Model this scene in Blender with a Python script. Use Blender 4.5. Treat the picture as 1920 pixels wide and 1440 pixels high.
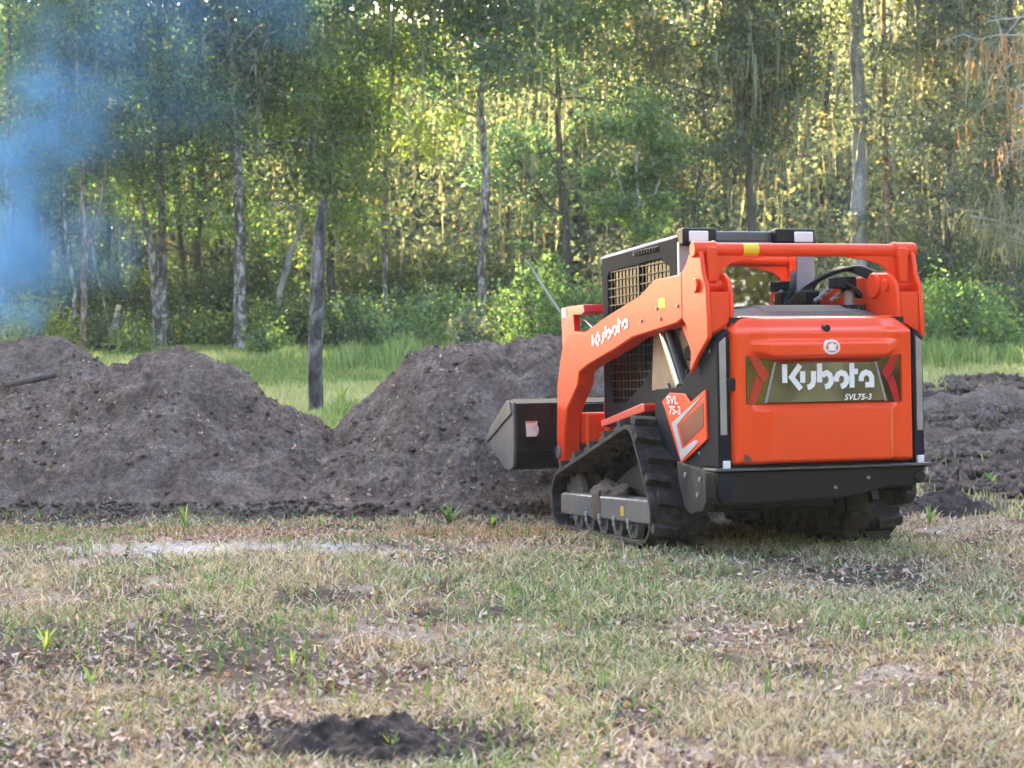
import bpy, bmesh, math, random
import numpy as np
from mathutils import Vector, Matrix

S = bpy.context.scene
for o in list(bpy.data.objects):
    bpy.data.objects.remove(o)
COL = S.collection
rad = math.radians

# ------------------------------------------------------------------ camera, sky, sun, exposure
F, HOR, EYE = 3500.0, 590.0, 1.55            # focal length and horizon row for a frame 1920 wide
cam = bpy.data.cameras.new("camera")
camo = bpy.data.objects.new("camera", cam)
COL.objects.link(camo)
camo.location = (0, 0, EYE)
TH = math.atan((720 - HOR) / F)
camo.rotation_euler = (math.pi / 2 - TH, 0, 0)
cam.sensor_width = 36
cam.lens = F / 1920 * 36
cam.clip_start = 0.1
cam.clip_end = 2000
cam.dof.use_dof = True
cam.dof.focus_distance = 12.6
cam.dof.aperture_fstop = 4.0
S.camera = camo

SUN_EL, SUN_AZ = 27.0, -13.0                 # azimuth from +Y, negative = left of the view
w = bpy.data.worlds.new("World")
S.world = w
w.use_nodes = True
nt = w.node_tree
bg = nt.nodes["Background"]
sky = nt.nodes.new("ShaderNodeTexSky")
sky.sky_type = 'NISHITA'
sky.sun_disc = False
sky.sun_elevation = rad(SUN_EL)
sky.sun_rotation = rad(SUN_AZ)
sky.air_density = 1.0
sky.dust_density = 3.0
sky.ozone_density = 0.0
nt.links.new(sky.outputs[0], bg.inputs[0])
bg.inputs[1].default_value = 0.15
sl = bpy.data.lights.new("sun", 'SUN')
sl.energy = 5.0
sl.angle = rad(0.6)
sl.color = (1.0, 0.84, 0.60)
so = bpy.data.objects.new("sun", sl)
COL.objects.link(so)
d = Vector((math.sin(rad(SUN_AZ)) * math.cos(rad(SUN_EL)), math.cos(rad(SUN_AZ)) * math.cos(rad(SUN_EL)), math.sin(rad(SUN_EL))))
so.rotation_euler = d.to_track_quat('Z', 'Y').to_euler()
so.location = (-20, 60, 40)
S.view_settings.view_transform = 'Standard'
S.view_settings.look = 'None'
S.view_settings.gamma = 1
S.view_settings.use_curve_mapping = False
S.view_settings.exposure = 2.88
S.render.engine = 'CYCLES'
S.cycles.use_denoising = True
S.cycles.max_bounces = 7
S.cycles.diffuse_bounces = 3
S.cycles.transmission_bounces = 4
S.cycles.transparent_max_bounces = 8
S.cycles.volume_bounces = 1
S.cycles.caustics_reflective = False
S.cycles.caustics_refractive = False
S.cycles.use_adaptive_sampling = True
S.cycles.adaptive_threshold = 0.02
S.cycles.volume_step_rate = 2.5
S.cycles.sample_clamp_indirect = 4

# ------------------------------------------------------------------ tagging and object helpers
def tag(o, label=None, cat=None, group=None, kind=None):
    if label: o['label'] = label
    if cat: o['category'] = cat
    if group: o['group'] = group
    if kind: o['kind'] = kind
    return o

def empty(name, M):
    o = bpy.data.objects.new(name, None)
    o.empty_display_size = 0.2
    COL.objects.link(o)
    o.matrix_world = M
    return o

def link(name, me, m, parent=None):
    o = bpy.data.objects.new(name, me)
    COL.objects.link(o)
    if m is not None:
        for mm in (m if isinstance(m, (list, tuple)) else [m]):
            me.materials.append(mm)
    if parent is not None:
        o.parent = parent
    return o

def npmesh(name, V, Q, attr=None, smooth=False, T=None):
    """V (n,3); Q (m,4) quads; T (k,3) triangles"""
    me = bpy.data.meshes.new(name)
    V = np.ascontiguousarray(V, dtype=np.float32)
    Q = np.zeros((0, 4), np.int32) if Q is None else np.ascontiguousarray(Q, dtype=np.int32)
    T = np.zeros((0, 3), np.int32) if T is None else np.ascontiguousarray(T, dtype=np.int32)
    me.vertices.add(len(V))
    me.vertices.foreach_set("co", V.ravel())
    me.loops.add(Q.size + T.size)
    me.loops.foreach_set("vertex_index", np.concatenate([Q.ravel(), T.ravel()]).astype(np.int32))
    me.polygons.add(len(Q) + len(T))
    ls = np.concatenate([np.arange(len(Q)) * 4, Q.size + np.arange(len(T)) * 3]).astype(np.int32)
    lt = np.concatenate([np.full(len(Q), 4), np.full(len(T), 3)]).astype(np.int32)
    me.polygons.foreach_set("loop_start", ls)
    me.polygons.foreach_set("loop_total", lt)
    if smooth:
        me.polygons.foreach_set("use_smooth", np.ones(len(Q) + len(T), bool))
    me.update(calc_edges=True)
    if attr is not None:
        for k, a in attr.items():
            at = me.attributes.new(k, 'FLOAT_COLOR', 'POINT')
            c = np.ones((len(V), 4), np.float32)
            c[:, :3] = a
            at.data.foreach_set("color", c.ravel())
    return me

# value noise
def vn(x, y, s=0):
    x = np.asarray(x, float); y = np.asarray(y, float)
    xi = np.floor(x).astype(np.int64); yi = np.floor(y).astype(np.int64)
    xf = x - xi; yf = y - yi
    xf = xf * xf * (3 - 2 * xf); yf = yf * yf * (3 - 2 * yf)
    def h(a, b):
        n = (a * 374761393 + b * 668265263 + s * 974634777) & 0xffffffff
        n = ((n ^ (n >> 13)) * 1274126177) & 0xffffffff
        n = n ^ (n >> 16)
        return (n & 0xffff) / 65535.0
    a = h(xi, yi); b = h(xi + 1, yi); c = h(xi, yi + 1); e = h(xi + 1, yi + 1)
    return (a * (1 - xf) + b * xf) * (1 - yf) + (c * (1 - xf) + e * xf) * yf

def fbm(x, y, s=0, o=4):
    v = 0; a = 0.5; t = 0
    for i in range(o):
        v = v + a * vn(np.asarray(x) * 2 ** i + i * 17.3, np.asarray(y) * 2 ** i + i * 9.1, s + i)
        t += a; a *= 0.5
    return v / t

def sst(a, b, x):
    t = np.clip((np.asarray(x, float) - a) / (b - a), 0, 1)
    return t * t * (3 - 2 * t)

# ------------------------------------------------------------------ materials
def nodes(name):
    m = bpy.data.materials.new(name)
    m.use_nodes = True
    n = m.node_tree
    n.nodes.clear()
    out = n.nodes.new("ShaderNodeOutputMaterial")
    return m, n, out

def ramp(n, cols, fac):
    r = n.nodes.new("ShaderNodeValToRGB")
    e = r.color_ramp.elements
    e[0].position, e[0].color = cols[0][0], (*cols[0][1], 1)
    e[1].position, e[1].color = cols[-1][0], (*cols[-1][1], 1)
    for p, c in cols[1:-1]:
        k = e.new(p); k.color = (*c, 1)
    n.links.new(fac, r.inputs[0])
    return r.outputs[0]

def noise(n, scale, detail=4, rough=.6, co=None, dist=0):
    t = n.nodes.new("ShaderNodeTexNoise")
    t.inputs['Scale'].default_value = scale
    t.inputs['Detail'].default_value = detail
    t.inputs['Roughness'].default_value = rough
    t.inputs['Distortion'].default_value = dist
    if co is None:
        co = n.nodes.new("ShaderNodeTexCoord").outputs['Object']
    n.links.new(co, t.inputs['Vector'])
    return t.outputs[0]

def mixc(n, a, b, f, mode='MIX'):
    m = n.nodes.new("ShaderNodeMix")
    m.data_type = 'RGBA'; m.blend_type = mode
    for s, v in ((m.inputs[0], f), (m.inputs[6], a), (m.inputs[7], b)):
        if hasattr(v, 'is_output'): n.links.new(v, s)
        elif isinstance(v, (int, float)): s.default_value = v
        else: s.default_value = (*v, 1)
    return m.outputs[2]

def surf(name, c1, c2=None, scale=6, rough=.5, metal=0, coat=0, bump=0, bscale=None, spec=.5, dirt=None, dscale=4, dlo=.55, dhi=.75, rough2=None):
    """paint, plastic, metal: two tones by noise, optional dust or dirt patches, bump"""
    m, n, out = nodes(name)
    p = n.nodes.new("ShaderNodeBsdfPrincipled")
    n.links.new(p.outputs[0], out.inputs[0])
    c2 = c2 or tuple(x * .85 for x in c1)
    f = noise(n, scale)
    col = ramp(n, [(.3, c1), (.7, c2)], f)
    if dirt:
        df = noise(n, dscale, 6, .7)
        r = n.nodes.new("ShaderNodeMapRange")
        r.inputs[1].default_value = dlo; r.inputs[2].default_value = dhi
        n.links.new(df, r.inputs[0])
        col = mixc(n, col, dirt, r.outputs[0])
        if rough2:
            rr = n.nodes.new("ShaderNodeMapRange")
            rr.inputs[3].default_value = rough; rr.inputs[4].default_value = rough2
            n.links.new(r.outputs[0], rr.inputs[0])
            n.links.new(rr.outputs[0], p.inputs['Roughness'])
    n.links.new(col, p.inputs['Base Color'])
    if not rough2:
        p.inputs['Roughness'].default_value = rough
    p.inputs['Metallic'].default_value = metal
    p.inputs['Coat Weight'].default_value = coat
    p.inputs['Coat Roughness'].default_value = .06
    p.inputs['Specular IOR Level'].default_value = spec
    if bump:
        b = n.nodes.new("ShaderNodeBump")
        b.inputs['Strength'].default_value = bump
        b.inputs['Distance'].default_value = .02
        n.links.new(noise(n, bscale or scale * 5, 5, .65), b.inputs['Height'])
        n.links.new(b.outputs[0], p.inputs['Normal'])
    return m

ORANGE = (.86, .060, .006)
MORANGE = surf("orange_paint", ORANGE, (.82, .055, .006), 2, .40, coat=.12, spec=.3, dirt=(.55, .09, .03), dscale=2.2, dlo=.62, dhi=.95, rough2=.5)
MDOOR = surf("orange_door_paint", ORANGE, (.80, .07, .013), 1.5, .30, coat=.9)
MRED = surf("red_paint", (.72, .018, .012), (.6, .02, .015), 3, .4, coat=.4)
MBLACK = surf("black_steel", (.003, .004, .006), (.005, .006, .009), 5, .42, spec=.3, dirt=(.03, .025, .022), dscale=3, dlo=.58, dhi=.9, rough2=.8)
MGREY = surf("dark_grey_panel", (.013, .0145, .021), (.018, .020, .028), 3, .7, spec=.10, dirt=(.045, .038, .033), dscale=3, dlo=.62, dhi=.95, rough2=.75)
MPLAS = surf("black_plastic", (.014, .016, .021), (.022, .025, .032), 8, .6, spec=.15, bump=.03, bscale=120)
MPILL = surf("grey_pillar", (.30, .30, .31), (.24, .24, .26), 5, .3, coat=.3)
MRUB = surf("rubber", (.014, .0135, .016), (.022, .021, .024), 14, .7, spec=.3, bump=.3, bscale=60, dirt=(.11, .09, .078), dscale=7, dlo=.45, dhi=.75, rough2=.95)
MSTEEL = surf("worn_bucket_steel", (.13, .128, .135), (.19, .185, .185), 6, .45, metal=.3, dirt=(.10, .085, .075), dscale=3, dlo=.45, dhi=.7, rough2=.8)
MFRAME = surf("track_frame_steel", (.10, .105, .12), (.15, .155, .17), 4, .4, dirt=(.13, .09, .07), dscale=4, dlo=.45, dhi=.7, rough2=.85)
MDUST = surf("dusty_side_plate", (.035, .034, .037), (.06, .056, .055), 6, .75, spec=.1, dirt=(.12, .10, .085), dscale=5, dlo=.45, dhi=.7)
MCHROME = surf("chrome_rod", (.85, .85, .85), (.8, .8, .8), 3, .15, metal=1)
MTAN = surf("tan_metal", (.42, .29, .18), (.30, .20, .13), 8, .7, bump=.2)
MWHITE = surf("white_letters", (.82, .83, .84), (.78, .79, .8), 3, .4)
MYEL = surf("yellow_sticker", (.85, .55, .01), (.8, .5, .01), 3, .4)
MLENS = surf("lamp_lens", (.8, .8, .8), (.7, .72, .74), 30, .12, coat=.8)
MTAIL = surf("red_reflector", (.5, .012, .02), (.4, .01, .02), 40, .15, coat=.8)
MBADGE = surf("smoked_mirror", (.16, .155, .12), (.13, .125, .10), 3, .06, metal=1)
MLABEL = surf("paper_label", (.75, .74, .72), (.6, .58, .56), 40, .6, dirt=(.3, .26, .22), dscale=9, dlo=.5, dhi=.7)
MGREYD = surf("decal_grey", (.55, .55, .58), (.42, .42, .46), 6, .4)
MMAROON = surf("decal_maroon", (.12, .02, .015), (.30, .03, .015), 3, .4)
MSEAT = surf("seat_fabric", (.03, .03, .033), (.05, .05, .055), 10, .8)
MCAKE = surf("caked_soil", (.075, .052, .042), (.12, .09, .075), 12, .95, bump=.8, bscale=40)

def glass(name, tint, refl, bl=.35):
    m, n, out = nodes(name)
    t = n.nodes.new("ShaderNodeBsdfTransparent"); t.inputs[0].default_value = (*tint, 1)
    g = n.nodes.new("ShaderNodeBsdfGlossy"); g.inputs['Roughness'].default_value = .015
    g.inputs[0].default_value = (.95, .97, 1, 1)
    lw = n.nodes.new("ShaderNodeLayerWeight"); lw.inputs[0].default_value = bl
    mr = n.nodes.new("ShaderNodeMapRange"); mr.inputs[3].default_value = refl; mr.inputs[4].default_value = 1
    n.links.new(lw.outputs['Fresnel'], mr.inputs[0])
    x = n.nodes.new("ShaderNodeMixShader")
    n.links.new(mr.outputs[0], x.inputs[0]); n.links.new(t.outputs[0], x.inputs[1]); n.links.new(g.outputs[0], x.inputs[2])
    n.links.new(x.outputs[0], out.inputs[0])
    return m
MGLASS = glass("cab_glass", (.13, .17, .16), .03, .08)
MGLASSD = glass("rear_glass", (.16, .17, .15), .38)

def leafmat(name, cols, trans, tmul=(1.6, 1.5, .7), tw=.45, rough=.45):
    m, n, out = nodes(name)
    g = n.nodes.new("ShaderNodeNewGeometry")
    c = ramp(n, cols, g.outputs['Random Per Island'])
    oi = n.nodes.new("ShaderNodeObjectInfo")
    hs = n.nodes.new("ShaderNodeHueSaturation")
    mr = n.nodes.new("ShaderNodeMapRange"); mr.inputs[3].default_value = .485; mr.inputs[4].default_value = .515
    n.links.new(oi.outputs['Random'], mr.inputs[0]); n.links.new(mr.outputs[0], hs.inputs['Hue'])
    # broad brighter patches put into the leaf colour as glow areas
    big = noise(n, .35, 2, .5)
    mv = n.nodes.new("ShaderNodeMapRange"); mv.inputs[1].default_value = .3; mv.inputs[2].default_value = .7
    mv.inputs[3].default_value = .9; mv.inputs[4].default_value = 1.9
    n.links.new(big, mv.inputs[0]); n.links.new(mv.outputs[0], hs.inputs['Value'])
    n.links.new(c, hs.inputs['Color'])
    col = hs.outputs[0]
    df = n.nodes.new("ShaderNodeBsdfDiffuse"); n.links.new(col, df.inputs[0])
    tr = n.nodes.new("ShaderNodeBsdfTranslucent")
    n.links.new(mixc(n, col, tmul, 1.0, 'MULTIPLY'), tr.inputs[0])
    a = n.nodes.new("ShaderNodeMixShader"); a.inputs[0].default_value = tw
    n.links.new(df.outputs[0], a.inputs[1]); n.links.new(tr.outputs[0], a.inputs[2])
    gl = n.nodes.new("ShaderNodeBsdfGlossy"); gl.inputs['Roughness'].default_value = rough
    b = n.nodes.new("ShaderNodeMixShader"); b.inputs[0].default_value = trans
    n.links.new(a.outputs[0], b.inputs[1]); n.links.new(gl.outputs[0], b.inputs[2])
    n.links.new(b.outputs[0], out.inputs[0])
    return m

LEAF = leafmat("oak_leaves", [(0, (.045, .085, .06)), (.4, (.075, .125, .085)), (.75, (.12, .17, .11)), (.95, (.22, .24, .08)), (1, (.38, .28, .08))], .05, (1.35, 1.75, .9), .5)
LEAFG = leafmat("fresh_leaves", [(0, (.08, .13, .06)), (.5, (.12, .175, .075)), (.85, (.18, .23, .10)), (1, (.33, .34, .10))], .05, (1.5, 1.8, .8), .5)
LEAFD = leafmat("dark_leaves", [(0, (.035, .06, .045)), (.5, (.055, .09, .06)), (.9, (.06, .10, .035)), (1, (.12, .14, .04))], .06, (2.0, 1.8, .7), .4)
LEAFW = leafmat("wood_leaves", [(0, (.07, .10, .085)), (.45, (.11, .145, .115)), (.85, (.17, .19, .15)), (.975, (.26, .26, .13)), (1, (.42, .29, .11))], .04, (1.9, 1.8, 1.0), .38)
LEAFY = leafmat("yellowing_leaves", [(0, (.13, .18, .06)), (.5, (.21, .26, .08)), (1, (.38, .38, .10))], .05, (1.5, 1.55, .8), .45)
MOSS = leafmat("hanging_moss", [(0, (.13, .15, .11)), (1, (.26, .27, .20))], .0, (1.9, 1.6, 1.0), .45)
SUNMOSS = leafmat("sunlit_orange_moss", [(0, (.30, .20, .10)), (1, (.55, .38, .20))], .0, (1.8, 1.3, .8), .55)  # orange tint stands in for sunlight on the bare branches
BACKL = leafmat("treeline_leaves", [(0, (.04, .06, .015)), (.5, (.15, .15, .03)), (1, (.30, .25, .045))], .02)

def attrmat(name, attr, rough=.8, tw=.0, tmul=(1.3, 1.4, .7), spec=.2, bump=0):
    m, n, out = nodes(name)
    a = n.nodes.new("ShaderNodeAttribute"); a.attribute_name = attr
    df = n.nodes.new("ShaderNodeBsdfDiffuse"); n.links.new(a.outputs[0], df.inputs[0])
    tr = n.nodes.new("ShaderNodeBsdfTranslucent"); n.links.new(mixc(n, a.outputs[0], tmul, 1.0, 'MULTIPLY'), tr.inputs[0])
    x = n.nodes.new("ShaderNodeMixShader"); x.inputs[0].default_value = tw
    n.links.new(df.outputs[0], x.inputs[1]); n.links.new(tr.outputs[0], x.inputs[2])
    n.links.new(x.outputs[0], out.inputs[0])
    return m
MBLADE = attrmat("grass_blades", "tint", tw=.25, tmul=(1.1, 1.15, .85))
MLITTER = attrmat("dead_leaves", "tint", tw=.15, tmul=(1.3, 1.0, .7))

def barkmat(name, c1, c2, c3, sc=3, vs=.25, lo=.3, hi=.68):
    m, n, out = nodes(name)
    p = n.nodes.new("ShaderNodeBsdfPrincipled"); n.links.new(p.outputs[0], out.inputs[0])
    tc = n.nodes.new("ShaderNodeTexCoord"); mp = n.nodes.new("ShaderNodeMapping")
    mp.inputs['Scale'].default_value = (1, 1, vs)
    n.links.new(tc.outputs['Object'], mp.inputs[0])
    f = noise(n, sc, 6, .7, mp.outputs[0], .6)
    col = ramp(n, [(lo, c1), ((lo + hi) / 2, c2), (hi, c3)], f)
    n.links.new(col, p.inputs['Base Color']); p.inputs['Roughness'].default_value = .9
    b = n.nodes.new("ShaderNodeBump"); b.inputs['Strength'].default_value = .6; b.inputs['Distance'].default_value = .03
    n.links.new(noise(n, sc * 4, 5, .7, mp.outputs[0]), b.inputs['Height']); n.links.new(b.outputs[0], p.inputs['Normal'])
    return m
BARK = barkmat("grey_lichen_bark", (.07, .055, .05), (.20, .17, .15), (.52, .50, .46), 7, .55, .42, .60)
BARKP = barkmat("pale_smooth_bark", (.20, .18, .19), (.38, .35, .35), (.60, .58, .55), 4, .4, .38, .64)
BARKR = barkmat("reddish_bark", (.17, .08, .06), (.32, .19, .16), (.55, .46, .42), 9, .6, .4, .6)
BARKD = barkmat("dark_bark", (.05, .042, .038), (.10, .085, .075), (.18, .16, .14), 5)
CHAR = barkmat("charred_bark", (.014, .012, .015), (.09, .08, .085), (.32, .30, .30), 5, .5, .36, .66)
CUTW = surf("sawn_wood", (.62, .52, .36), (.5, .4, .27), 10, .8)
DEADW = barkmat("bleached_dead_wood", (.34, .31, .27), (.48, .45, .40), (.6, .57, .52), 6)

def soilmat(name, c1, c2, c3, sc=2.5, bs=1.0):
    m, n, out = nodes(name)
    p = n.nodes.new("ShaderNodeBsdfPrincipled"); n.links.new(p.outputs[0], out.inputs[0])
    f = noise(n, sc, 8, .72)
    col = ramp(n, [(.30, c1), (.5, c2), (.70, c3)], f)
    fine = noise(n, 21, 8, .8)
    col = mixc(n, col, ramp(n, [(.34, (.42, .40, .40)), (.5, (.95, .95, .95)), (.64, (1.6, 1.55, 1.5))], fine), 1.0, 'MULTIPLY')
    sp = noise(n, 34, 3, .6)
    m1 = n.nodes.new("ShaderNodeMapRange"); m1.inputs[1].default_value = .66; m1.inputs[2].default_value = .72
    n.links.new(sp, m1.inputs[0])
    col = mixc(n, col, (.30, .24, .18), m1.outputs[0])
    n.links.new(col, p.inputs['Base Color']); p.inputs['Roughness'].default_value = .95
    p.inputs['Specular IOR Level'].default_value = .15
    b = n.nodes.new("ShaderNodeBump"); b.inputs['Strength'].default_value = .9; b.inputs['Distance'].default_value = .05 * bs
    n.links.new(noise(n, 9, 8, .72), b.inputs['Height']); n.links.new(b.outputs[0], p.inputs['Normal'])
    return m
SOIL = soilmat("pile_soil", (.10, .070, .056), (.185, .140, .118), (.30, .24, .21), 3.2, 2.0)
SOILD = soilmat("fresh_dark_soil", (.022, .018, .018), (.05, .04, .038), (.11, .085, .08), 9, .6)

def groundmat():
    m, n, out = nodes("ground_soil_and_thatch")
    p = n.nodes.new("ShaderNodeBsdfPrincipled"); n.links.new(p.outputs[0], out.inputs[0])
    a = n.nodes.new("ShaderNodeAttribute"); a.attribute_name = "tint"
    f = noise(n, 22, 8, .75)
    col = mixc(n, a.outputs[0], ramp(n, [(.3, (.45, .42, .42)), (.5, (.9, .88, .86)), (.7, (1.5, 1.45, 1.4))], f), 1.0, 'MULTIPLY')
    n.links.new(col, p.inputs['Base Color']); p.inputs['Roughness'].default_value = .95
    p.inputs['Specular IOR Level'].default_value = .1
    b = n.nodes.new("ShaderNodeBump"); b.inputs['Strength'].default_value = .8; b.inputs['Distance'].default_value = .03
    n.links.new(noise(n, 14, 8, .75), b.inputs['Height']); n.links.new(b.outputs[0], p.inputs['Normal'])
    return m
MGROUND = groundmat()

# ------------------------------------------------------------------ terrain
def hbase(x, y):
    return np.interp(y, [-60, 0, 11.5, 13.0, 13.9, 15, 20, 30, 45, 75, 200], [0, 0, .015, -.025, -.07, -.09, 0, .30, .72, 1.25, 1.6])

def hter(x, y):
    x = np.asarray(x, float); y = np.asarray(y, float)
    h = hbase(x, y) + (fbm(x * .5, y * .5, 5, 3) - .5) * .07
    near = 1 - sst(14, 30, y)
    h = h + (fbm(x * 3, y * 3, 9, 4) - .5) * .045 * near + (fbm(x * 12, y * 12, 19, 2) - .5) * .014 * near
    mud = mudmask(x, y)
    h = h + mud * ((fbm(x * .9, y * 1.6, 31, 4) - .45) * .30 + (fbm(x * 3.5, y * 3.5, 33, 4) - .5) * .16)
    # shallow ruts left by the tracks
    return h

def mudmask(x, y):
    e = fbm(x * .6, y * .4, 77, 3)
    return sst(.0, .5, (e - .45) * 2 + 1.15 - np.abs((y - 24.5) / 8.2) ** 2) * sst(3.6, 4.6, x - (y - 18) * .16) * (1 - sst(14, 17, x))

def flat_under_machine(h, x, y):
    return h

# ground tint in linear colour
def gtint(x, y):
    n1 = fbm(x * .8, y * .5, 41, 4); n2 = fbm(x * 2.5, y * 2.0, 43, 4); n3 = fbm(x * .25, y * .18, 47, 3)
    soil = np.array([.085, .07, .064]); thatch = np.array([.27, .205, .16]); green = np.array([.12, .17, .05])
    sand = np.array([.42, .39, .38]); pink = np.array([.33, .20, .14]); lush = np.array([.20, .27, .10]); dark = np.array([.055, .045, .045])
    c = soil + (thatch - soil) * sst(.35, .6, n2)[..., None]
    c = c + (green - c) * (sst(.52, .70, n1) * .35)[..., None]
    # sandy bare strip
    s = np.exp(-((y - 12.3 - .1 * (x + 2)) / .55) ** 2) * sst(-4.4, -3, x) * (1 - sst(-1.3, -.2, x)) * sst(.30, .62, n2 * .6 + n1 * .4)
    s = np.maximum(s, .45 * sst(.60, .70, n2) * (y < 14.5))
    c = c + (sand - c) * np.clip(s, 0, 1)[..., None]
    # reddish dry strip in front of the piles
    s = np.exp(-((y - 13.6) / .6) ** 2) * sst(-4.5, -3.5, x) * (1 - sst(.0, 1.2, x)) * .8
    c = c + (pink - c) * s[..., None]
    # damp dark litter at the left foreground
    s = np.exp(-((y - 8.5) / .9) ** 4 - ((x + 1.9) / 1.3) ** 4) * .9 * sst(.3, .5, n2)
    c = c + (dark - c) * s[..., None]
    g = sst(17, 22, y) * (1 - sst(44, 48, y))
    lush2 = lush + (np.array([.46, .43, .20]) - lush) * sst(.42, .62, n3 * .6 + n1 * .4)[..., None]
    c = c + (lush2 - c) * g[..., None]
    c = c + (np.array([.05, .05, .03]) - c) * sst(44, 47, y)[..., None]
    mud = sst(.05, .5, mudmask(x, y))
    md = np.array([.060, .046, .042]) + (np.array([.21, .18, .165]) - .06) * sst(.5, .66, fbm(x * .3, y * 1.1, 51, 3))[..., None]
    c = c + (md - c) * mud[..., None]
    return np.clip(c, 0, 1)

xs = np.concatenate([np.linspace(-90, -9, 34), np.arange(-8.8, -4.4, .2), np.arange(-4.4, 6.0, .04), np.arange(6.0, 9.5, .1), np.linspace(9.6, 90, 34)])
ys = np.concatenate([np.linspace(-60, 5, 24), np.arange(5.4, 16, .04), np.arange(16, 34, .12), np.arange(34, 50, .4), np.linspace(50.5, 260, 50)])
X, Y = np.meshgrid(xs, ys)
Zt = hter(X, Y)
V = np.stack([X, Y, Zt], -1).reshape(-1, 3)
ny, nx = X.shape
idx = np.arange(nx * ny).reshape(ny, nx)
Q = np.stack([idx[:-1, :-1], idx[:-1, 1:], idx[1:, 1:], idx[1:, :-1]], -1).reshape(-1, 4)
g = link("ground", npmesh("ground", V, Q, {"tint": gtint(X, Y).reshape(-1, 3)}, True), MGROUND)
tag(g, "field ground of thin dry grass, sandy soil and a churned muddy strip", "ground", kind="structure")

# ------------------------------------------------------------------ soil piles
P1 = dict(cx=17.0, hw=1.95, X=[-6.6, -5.6, -4.66, -3.84, -3.55, -3.06, -2.72, -2.48, -2.14, -1.94, -1.65, -1.26, -.8], Z=[0, .60, .84, 1.06, 1.20, 1.38, 1.27, 1.08, .84, .69, .55, .30, 0])
P2 = dict(cx=16.75, hw=2.0, X=[-2.0, -1.6, -1.28, -.98, -.66, -.33, .19, .55, 1.14, 1.6, 2.1, 2.6], Z=[0, .58, .93, 1.18, 1.35, 1.40, 1.39, 1.32, 1.14, .8, .3, 0])
P3 = dict(cx=21.5, hw=2.2, X=[-9, -8, -7.0, -5.9, -5.3, -4.95, -4.7, -4.3, -3.9], Z=[0, .9, 1.20, 1.27, 1.24, 1.10, .98, .6, 0])

def hpile(P, x, y, sd):
    x = np.asarray(x, float); y = np.asarray(y, float)
    xw = x + (fbm(x * .8, y * .8, sd, 3) - .5) * .5
    k = np.array([0.25, .5, .25])
    xx = np.linspace(P['X'][0] - .2, P['X'][-1] + .2, 160)
    zz = np.interp(xx, P['X'], P['Z'])
    for _ in range(6): zz = np.convolve(np.pad(zz, 1, 'edge'), k, 'valid')
    cr = np.interp(x * .85 + xw * .15, xx, zz)
    t = np.abs(y - P['cx'] - (fbm(x * .7, y * 0, sd + 3, 3) - .5) * .5) / P['hw']
    t = t * (1 + .12 * (fbm(x * 2.2, y * .3, sd + 5, 3) - .5))
    pr = np.clip(1 - t, 0, 1)
    pr = np.where(pr > .82, .82 + (pr - .82) * .55, pr) / (.82 + .18 * .55)
    pr = pr ** .93
    h = cr * pr
    # tumbled clods and runnels down the slope
    m = sst(0.02, .25, h)
    side = (y < P['cx']) * sst(.9, .3, pr) 
    lump = np.abs(fbm(x * 3.4 + y * .5, y * 2.4, sd + 21, 4) - .5) * 2
    h = h + m * ((fbm(x * 2.2 + y * .6, y * 1.3, sd + 7, 5) - .5) * .22 + (.22 - lump) * .13 + (fbm(x * 8, y * 3.4, sd + 11, 4) - .5) * .10 + (fbm(x * 22, y * 14, sd + 13, 3) - .5) * .05 + (fbm(x * 60, y * 50, sd + 15, 2) - .5) * .03)
    return h

def notch(x, y):
    """hollow dug by the bucket"""
    return 1 - .75 * np.exp(-(((x - .75) / 1.05) ** 4 + ((y - 14.9) / .75) ** 2))

def pile_surface(x, y):
    h = hbase(x, y) - .02
    a = np.maximum.reduce([hpile(P1, x, y, 1), hpile(P2, x, y, 2) * notch(x, y), hpile(P3, x, y, 3)])
    return h + a, a

def make_pile(P, sd, label, st=.017):
    x = np.arange(P['X'][0] - .3, P['X'][-1] + .3, st); y = np.arange(P['cx'] - P['hw'] - .4, P['cx'] + P['hw'] + .4, st)
    X, Y = np.meshgrid(x, y)
    h = hpile(P, X, Y, sd)
    if sd == 2: h = h * notch(X, Y)
    Z = hbase(X, Y) - .06 + h * 1.0 + .04 * sst(.0, .08, h)
    ny, nx = X.shape
    idx = np.arange(nx * ny).reshape(ny, nx)
    Q = np.stack([idx[:-1, :-1], idx[:-1, 1:], idx[1:, 1:], idx[1:, :-1]], -1).reshape(-1, 4)
    keep = (h.ravel()[Q].max(1) > .004)
    o = link("soil_pile", npmesh("soil_pile", np.stack([X, Y, Z], -1).reshape(-1, 3), Q[keep], None, True), SOIL)
    tag(o, label, "soil pile", "heaps of excavated soil")
    return o
make_pile(P1, 1, "wide pointed heap of grey-brown soil left of the charred post")
make_pile(P2, 2, "soil heap with the loader's bucket pushed into its side")
make_pile(P3, 3, "lower soil heap at the left edge behind the wide pointed heap", .028)

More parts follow.
